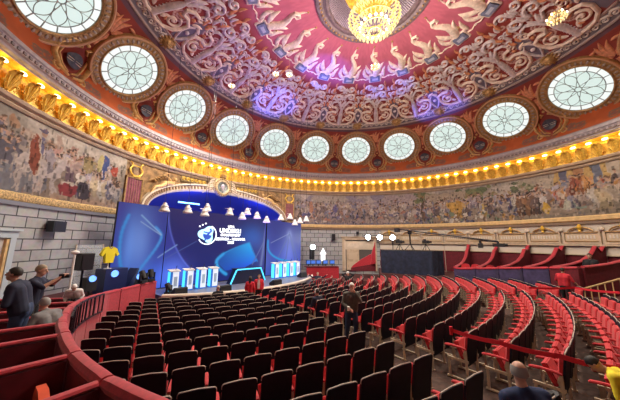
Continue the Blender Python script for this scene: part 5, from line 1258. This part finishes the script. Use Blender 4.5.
# ================================================================== PEOPLE
def remesh(mb, name, m, voxel=.012, it=5):
    me = bpy.data.meshes.new('raw'); me.from_pydata(mb.v, [], mb.f); me.update()
    o = bpy.data.objects.new('raw', me); COL.objects.link(o)
    md = o.modifiers.new('r', 'REMESH'); md.mode = 'VOXEL'; md.voxel_size = voxel
    sm = o.modifiers.new('s', 'SMOOTH'); sm.factor = .5; sm.iterations = it
    bpy.context.view_layer.update()
    out = bpy.data.meshes.new_from_object(o.evaluated_get(bpy.context.evaluated_depsgraph_get())); bpy.data.objects.remove(o); bpy.data.meshes.remove(me)
    out.name = name; out.materials.clear(); out.materials.append(m); out.polygons.foreach_set('use_smooth', [True]*len(out.polygons)); return out
def cap(mb, p, q, r0, r1, n=12):
    p, q = Vector(p), Vector(q); mb.tube([p, q], [r0, r1], n); mb.ball(p, r0, n); mb.ball(q, r1, n)
def person(label, loc, rz, pose='stand', top=None, long=True, bottom=None, hair=None, hstyle='short', skin=None, arms=None, legs=None, lean=0.0, turn=0.0, nod=0.0, h=1.75, voxel=.012, held=None, build=1.0, group=None):
    skin = skin or M_SKIN
    t = thing('person', label, 'person', loc, rz, group); k = h/1.75; sit = pose == 'sit'
    dz = -.42 if sit else 0.0
    PV = Vector((0, 0, .94+dz)); L = Matrix.Rotation(-R(lean), 3, 'X')
    def U(x, y, z): return (PV+L @ (Vector((x, y, z+dz))-PV))*k
    def F(v): return Vector(v)*k
    chest, neck = U(0, .0, 1.30), U(0, .0, 1.45); hc = U(0, .03, 1.63)
    HM = L @ Matrix.Rotation(R(turn), 3, 'Z') @ Matrix.Rotation(-R(nod), 3, 'X')
    def Hd(x, y, z): return hc+HM @ (Vector((x, y, z))*k)
    A = {'l': ((-.25, -.02, 1.15), (-.24, .10, .91)), 'r': ((.25, -.02, 1.15), (.24, .10, .91))}
    if sit: A = {'l': ((-.25, .02, 1.16), (-.17, .28, 1.06)), 'r': ((.25, .02, 1.16), (.17, .28, 1.06))}
    if arms: A.update(arms)
    G = {'l': ((-.10, .03, .50), (-.10, -.02, .09)), 'r': ((.10, .03, .50), (.10, -.02, .09))}
    if sit: G = {'l': ((-.11, .42, .53), (-.11, .44, .09)), 'r': ((.11, .42, .53), (.11, .44, .09))}
    if legs: G.update(legs)
    b = MB(); bw = build
    def torso(mb, e):
        for s in (-1, 1):
            cap(mb, U(s*.065*bw, 0, .96), U(s*.075*bw, .0, 1.12), (.115+e)*k*bw, (.108+e)*k*bw); cap(mb, U(s*.075*bw, .0, 1.12), U(s*.085*bw, .0, 1.32), (.108+e)*k*bw, (.118+e)*k*bw)
            cap(mb, U(0, 0, 1.42), U(s*.175*bw, -.01, 1.40), (.075+e)*k, (.068+e)*k)
    def arm(mb, e, fore):
        for s, key in ((-1, 'l'), (1, 'r')):
            el, wr = A[key]; sh = U(s*.185*bw, -.01, 1.40)
            cap(mb, sh, U(*el), (.056+e)*k, (.043+e)*k)
            if fore: cap(mb, U(*el), U(*wr), (.044+e)*k, (.030+e)*k)
    def leg(mb, e):
        for s, key in ((-1, 'l'), (1, 'r')):
            kn, an = G[key]; cap(mb, F((s*.085, 0, .93+dz)), F(kn), (.092+e)*k, (.062+e)*k); cap(mb, F(kn), F(an), (.060+e)*k, (.040+e*1.4)*k)
    torso(b, 0); arm(b, 0, True); leg(b, 0)
    cap(b, neck, Hd(0, -.02, -.07), .060*k, .052*k)
    b.ball(Hd(0, -.012, .025), 1, 16, (.076*k, .096*k, .100*k), HM); b.ball(Hd(0, .022, -.055), 1, 14, (.055*k, .066*k, .066*k), HM)
    cap(b, Hd(0, .088, .02), Hd(0, .108, -.025), .012*k, .016*k)
    for s in (-1, 1):
        b.ball(Hd(s*.078, -.015, .0), 1, 8, (.012*k, .022*k, .032*k), HM)
        key = 'l' if s < 0 else 'r'; el, wr = U(*A[key][0]), U(*A[key][1]); d = (wr-el).normalized(); sd = d.cross(Vector((0, 0, 1))); sd = sd.normalized() if sd.length > .1 else Vector((1, 0, 0)); nn = sd.cross(d).normalized()
        cap(b, wr, wr+d*.075*k, .030*k, .038*k)
        for j in range(4):
            o_ = sd*(-.030+.020*j)*k; Lf = (.062, .074, .070, .054)[j]*k; p0 = wr+d*.085*k+o_; p1 = p0+d*Lf*.55-nn*.006; p2 = p1+(d*.6-nn*.55).normalized()*Lf*.5
            cap(b, p0-d*.02*k, p1, .0115*k, .0105*k, 8); cap(b, p1, p2, .0105*k, .009*k, 8)
        q0 = wr+d*.03*k-sd*.03*s*k; cap(b, q0, q0+(d*.7-sd*s*.7)*.05*k, .013*k, .012*k, 8); cap(b, q0+(d*.7-sd*s*.7)*.05*k, q0+(d*.9-sd*s*.5-nn*.3)*.085*k, .012*k, .010*k, 8)
        an = F(G[key][1]); cap(b, an, an+Vector((0, .10, -.045))*k, .04*k, .034*k)
    obj('body', remesh(b, 'body', skin, voxel), t)
    if top:
        c = MB(); torso(c, .016); arm(c, .013, long)
        if not long:
            pass
        cap(c, U(0, -.01, 1.43), U(0, -.01, 1.47), .078*k, .066*k)
        obj('jacket' if long else 'shirt', remesh(c, 'top', top, voxel+.002), t)
    c = MB(); leg(c, .014)
    for s in (-1, 1): cap(c, F((s*.06, 0, .92+dz)), F((s*.06, 0, 1.0+dz)), .126*k*bw, .122*k*bw)
    obj('trousers', remesh(c, 'trousers', bottom or clothm('dark_trousers', (.03, .032, .045)), voxel+.002), t)
    for s, key in ((-1, 'l'), (1, 'r')):
        an = F(G[key][1]); c = MB(); c.ball(an+Vector((0, .06, -.048))*k, 1, 12, (.048*k, .135*k, .042*k)); obj('shoe', c.mesh('shoe', M_SHOE), t)
        c = MB(); c.ball(Hd(s*.032, .083, .022), .011*k, 8); obj('eye', c.mesh('eye', M_BLACK), t)
    c = MB(); c.ball(Hd(0, .082, -.062), 1, 8, (.026*k, .010*k, .007*k), HM); obj('mouth', c.mesh('mouth', mat('lips', (.40, .14, .12), .5)), t)
    if hair:
        c = MB(); n = 20; vs = []; fs = []; m_ = 12
        for i in range(m_+1):
            th = PI*.62*i/m_
            for j in range(n):
                ph = 2*PI*j/n; fy = math.sin(ph); lim = 1.0 if fy < .15 else (.62 if fy > .5 else .8)
                if hstyle == 'bald': lim = 1.0
                tt = th*lim; vs.append(Hd(.084*math.sin(tt)*math.cos(ph), -.014+.105*math.sin(tt)*math.sin(ph), .028+.110*math.cos(tt)))
        for i in range(m_):
            for j in range(n):
                if hstyle == 'bald' and (i < 6 or math.sin(2*PI*(j+.5)/n) > .1): continue
                fs.append((i*n+j, i*n+(j+1) % n, (i+1)*n+(j+1) % n, (i+1)*n+j))
        c.add(vs, fs)
        if hstyle == 'long':
            cap(c, Hd(0, -.05, .03), Hd(0, -.075, -.20), .085*k, .07*k)
            for s in (-1, 1): cap(c, Hd(s*.07, -.02, .02), Hd(s*.08, -.03, -.18), .03*k, .028*k)
        if hstyle == 'curly':
            for q in range(46):
                th = random.uniform(0, 1.7); ph = random.uniform(0, 2*PI)
                if math.sin(ph) > .3 and th > .8: continue
                c.ball(Hd(.09*math.sin(th)*math.cos(ph), -.015+.11*math.sin(th)*math.sin(ph), .03+.115*math.cos(th)), .032*k, 6)
        obj('hair', c.mesh('hair', hair), t)
    if held: held(t, U, Hd, k)
    return t
NAVYT = clothm('navy_cotton', (.018, .022, .050)); GREYK = clothm('grey_knit', (.20, .195, .20)); REDW = clothm('red_wool', (.58, .02, .04)); OLIVE = clothm('grey_green_cardigan', (.115, .115, .10)); JEAN = clothm('blue_denim', (.035, .055, .12)); WHITEC = clothm('white_cotton', (.72, .70, .70)); BLUES = clothm('dark_blue_suit', (.016, .032, .105)); BLK = clothm('black_cloth', (.012, .012, .016)); REDT = clothm('red_tshirt', (.50, .02, .035)); YELV = clothm('yellow_bib', (.85, .70, .03))
def facing(dx, dy): return math.atan2(-dx, dy)
# left loges
def cam_held(t, U, Hd, k):
    b = MB(); p = U(0.0, .42, 1.52); b.box(p, (.15, .09, .10)); b.tube([p+Vector((0, .03, 0)), p+Vector((0, .13, 0))], .04, 10); b.build('camera', M_BLACK, t, False)
person('person in dark T-shirt with fair hair raising a camera in the left loges', (-9.95, 3.45, .69), facing(.80, -.35), top=NAVYT, long=False, bottom=BLK, hair=M_BLONDE, arms={'l': ((-.20, .20, 1.30), (-.06, .40, 1.50)), 'r': ((.20, .20, 1.30), (.06, .40, 1.50))}, held=cam_held, h=1.74, lean=4)
def bag_held(t, U, Hd, k):
    b = MB(); b.box(U(0, .46, 1.08), (.34, .20, .22)); b.tube([U(-.12, .46, 1.18), U(0, .46, 1.30), U(.12, .46, 1.18)], .015, 6); b.build('black_bag', M_BLACK, t, False)
    b = MB(); b.box(U(.0, .62, 1.0), (.30, .08, .24)); b.build('purple_folder', clothm('purple_fabric', (.16, .02, .24)), t, False)
person('person in navy T-shirt with short dark hair looking down into a black bag', (-10.08, 2.46, .69), facing(-.86, .35), top=NAVYT, long=False, bottom=JEAN, hair=M_HAIRD, skin=M_SKIN2, arms={'l': ((-.25, .08, 1.13), (-.12, .36, 1.08)), 'r': ((.25, .08, 1.13), (.12, .36, 1.08))}, held=bag_held, h=1.80, lean=14, nod=-22, build=1.08)
person('person in grey knit top with grey hair sitting hunched in the left loge', (-9.66, 1.98, .70), facing(-.55, .85), 'sit', top=GREYK, bottom=BLK, hair=M_HAIRG, lean=22, nod=-25, build=1.0, h=1.64, arms={'l': ((-.32, .10, 1.14), (-.26, .34, 1.0)), 'r': ((.30, .10, 1.14), (.2, .34, 1.0))})
person('person with white hair and white top seated farther along the left loges', (-8.98, 6.15, .69), facing(-.2, -1), 'sit', top=WHITEC, bottom=BLK, hair=M_HAIRW, skin=M_SKIN, h=1.46, lean=40)
# stalls
def at_seat(x, y): 
    return min(seats, key=lambda s: (s[0].to_2d()-Vector((x, y))).length)
def sit_in(label, x, y, turn=0, face=None, **kw):
    s = at_seat(x, y); d = Vector((-math.sin(s[1]), math.cos(s[1]), 0)); p = s[0]+d*.19
    return person(label, (p.x, p.y, p.z+.02), s[1] if face is None else face, 'sit', turn=turn, **kw)
sit_in('balding person in a dark coat seen from behind in the front left row', -3.6, 7.2, top=BLK, hair=M_HAIRG, hstyle='bald', h=1.78)
person('person in red coat with dark hair seen from behind near the stage', (-2.05, 6.6, fz(6.6)+.02), facing(.75, .6), top=REDW, bottom=BLK, hair=M_HAIRD, hstyle='long', h=1.66)
person('person in open red jacket over white shirt facing the hall near stage', (-1.38, 6.75, fz(6.75)+.02), facing(-.6, -.8), top=REDW, bottom=BLK, hair=M_HAIRB, hstyle='short', h=1.72, held=lambda t, U, Hd, k: (lambda b: (b.prism([(-.06, .98), (.06, .98), (.075, 1.2), (.05, 1.45), (-.05, 1.45), (-.075, 1.2)], .02, M=Matrix(((1, 0, 0), (0, 0, -1), (0, 1, 0))), c=(0, .148, 0)), b.build('white_shirt', WHITEC, t, False)))(MB()))
def headset(t, U, Hd, k):
    b = MB(); b.tube([Hd(.095*math.cos(a), -.01, .03+.11*math.sin(a)) for a in [PI*i/14 for i in range(15)]], .014, 6); b.build('headband', M_WHITE, t)
    for s in (-1, 1): b = MB(); b.ball(Hd(s*.095, -.01, .01), 1, 10, (.025, .042, .05)); b.build('earcup', M_WHITE, t)
sit_in('person in dark jacket wearing a white headset by the stalls aisle', -2.94, 1.62, top=NAVYT, hair=M_HAIRD, held=headset, h=1.80)
def cup(t, U, Hd, k):
    b = MB(); p = U(.20, .34, 1.10); b.lathe([(.0, -.06), (.035, -.06), (.045, .06), (.0, .06)], 14, c=p); b.build('paper_cup', M_WHITE, t)
person('person with white hair in grey green cardigan standing in the stalls aisle', MANP+Vector((0, 0, .02)), facing(-.62, -.78), top=OLIVE, bottom=JEAN, hair=M_HAIRW, h=1.84, arms={'l': ((-.27, .08, 1.20), (-.05, .17, 1.50)), 'r': ((.28, .06, 1.16), (.16, .30, 1.08))}, held=cup, lean=5, nod=-8, build=1.1, legs={'l': ((-.12, .08, .50), (-.12, -.02, .09)), 'r': ((.12, .0, .50), (.13, -.10, .09))})
sit_in('person in dark jacket with arms spread along the front seat backs', 4.7, 7.2, face=facing(-.75, -.5), top=NAVYT, hair=M_BLONDE, arms={'l': ((-.42, -.05, 1.36), (-.62, -.08, 1.52)), 'r': ((.42, -.05, 1.36), (.66, -.08, 1.52))}, h=1.74)
sit_in('person in dark top with grey curls and hands behind the head', 5.4, 4.8, face=facing(-.75, -.5), top=BLK, hair=M_HAIRW, hstyle='curly', arms={'l': ((-.40, .05, 1.58), (-.10, -.12, 1.64)), 'r': ((.40, .05, 1.58), (.10, -.12, 1.64))}, h=1.78)
person('bald person in dark blue suit standing at the lower right, seen from behind', (-6.45, -4.68, fz(-4.68)+.02), facing(.55, .60), turn=-38, top=BLUES, bottom=BLUES, hair=M_HAIRG, hstyle='bald', h=1.64, build=1.22)
person('person in red T-shirt standing among the far seats, seen from behind', (6.95, -5.65, fz(-5.65)+.02), facing(.75, -.35), top=REDT, long=False, bottom=BLK, hair=M_HAIRD, skin=M_SKIN2, h=1.74, build=1.12, arms={'l': ((-.30, .04, 1.16), (-.30, .18, .96)), 'r': ((.32, .04, 1.16), (.42, .18, .98))})
person('person in black standing in a right loge against the cream panels', (9.0, -6.8, .64), facing(-.9, .3), top=BLK, bottom=BLK, hair=M_HAIRD, h=1.92)
person('person in yellow bib leaning over a seat at the bottom right corner', (-4.42, -5.90, fz(-5.9)+.02), facing(.2, .9), top=YELV, long=False, bottom=BLK, hair=M_HAIRD, h=1.50, lean=60, arms={'l': ((-.25, .20, 1.25), (-.22, .42, 1.10)), 'r': ((.25, .20, 1.25), (.22, .42, 1.10))})

# ================================================================== LIGHT
def light(name, kind, loc, energy, color, size=.3, target=None, spot=60, blend=.5):
    l = bpy.data.lights.new(name, kind); l.energy = energy; l.color = color
    o = bpy.data.objects.new(name, l); COL.objects.link(o); o.location = loc
    if kind == 'AREA': l.size = size
    elif kind == 'POINT': l.shadow_soft_size = size
    elif kind == 'SPOT': l.shadow_soft_size = size; l.spot_size = R(spot); l.spot_blend = blend
    if target is not None: o.rotation_euler = (Vector(target)-Vector(loc)).to_track_quat('-Z', 'Y').to_euler()
    return o
light('chandelier_glow', 'POINT', (0, 0, 12.2), 1450, (1, .86, .68), .9)
# stage washes: blue and violet beams thrown up on to the dome, blue light in the niche
light('stage_beam', 'SPOT', (-6.2, 7.3, 1.9), 15000, (.10, .14, 1.0), .1, (2.6, 5.2, 15.1), 13, .6)
light('stage_beam', 'SPOT', (-6.0, 7.5, 1.9), 15000, (.12, .16, 1.0), .1, (1.75, 9.8, 14.2), 15, .6)
light('stage_beam', 'SPOT', (-5.0, 9.3, .8), 15000, (.12, .14, 1.0), .1, (6.1, 2.5, 15.0), 12, .6)
light('stage_beam', 'SPOT', (4.7, 9.3, .8), 15000, (.12, .14, 1.0), .1, (10.6, 0.0, 13.9), 13, .6)
light('stage_wash', 'SPOT', (0, 8.3, .9), 3000, (.34, .22, 1.0), .3, (0, 7.5, 15), 62, 1.0)
light('niche_light', 'POINT', (-2.0, 13.6, 5.4), 160, (.05, .10, 1.0), .3)
light('niche_light', 'POINT', (3.0, 13.6, 5.4), 110, (.05, .10, 1.0), .3)
for p in ((11.45, 6.95, 3.45), (11.95, 6.1, 3.45), (12.4, 5.05, 3.45)): light('flood_beam', 'SPOT', p, 420, (.85, .93, 1.0), .2, (-1.5, 9.0, 3.6), 75, .7)
for p in ((2.9, 1.48, 13.5), (4.2, -6.6, 12.5), (-2.72, 8.6, 12.6), (-1.0, 5.9, 13.1)): light('house_light', 'SPOT', p, 2100, (1, .90, .76), .3, (p[0]*1.05, p[1]*1.05, 0), 150, .5)
w = bpy.data.worlds.new('world'); sc.world = w; w.use_nodes = True
w.node_tree.nodes['Background'].inputs['Color'].default_value = (.5, .55, .7, 1); w.node_tree.nodes['Background'].inputs['Strength'].default_value = .3
sc.view_settings.view_transform = 'Standard'; sc.view_settings.look = 'None'; sc.view_settings.gamma = 1.0; sc.view_settings.use_curve_mapping = False
sc.view_settings.exposure = 0.35
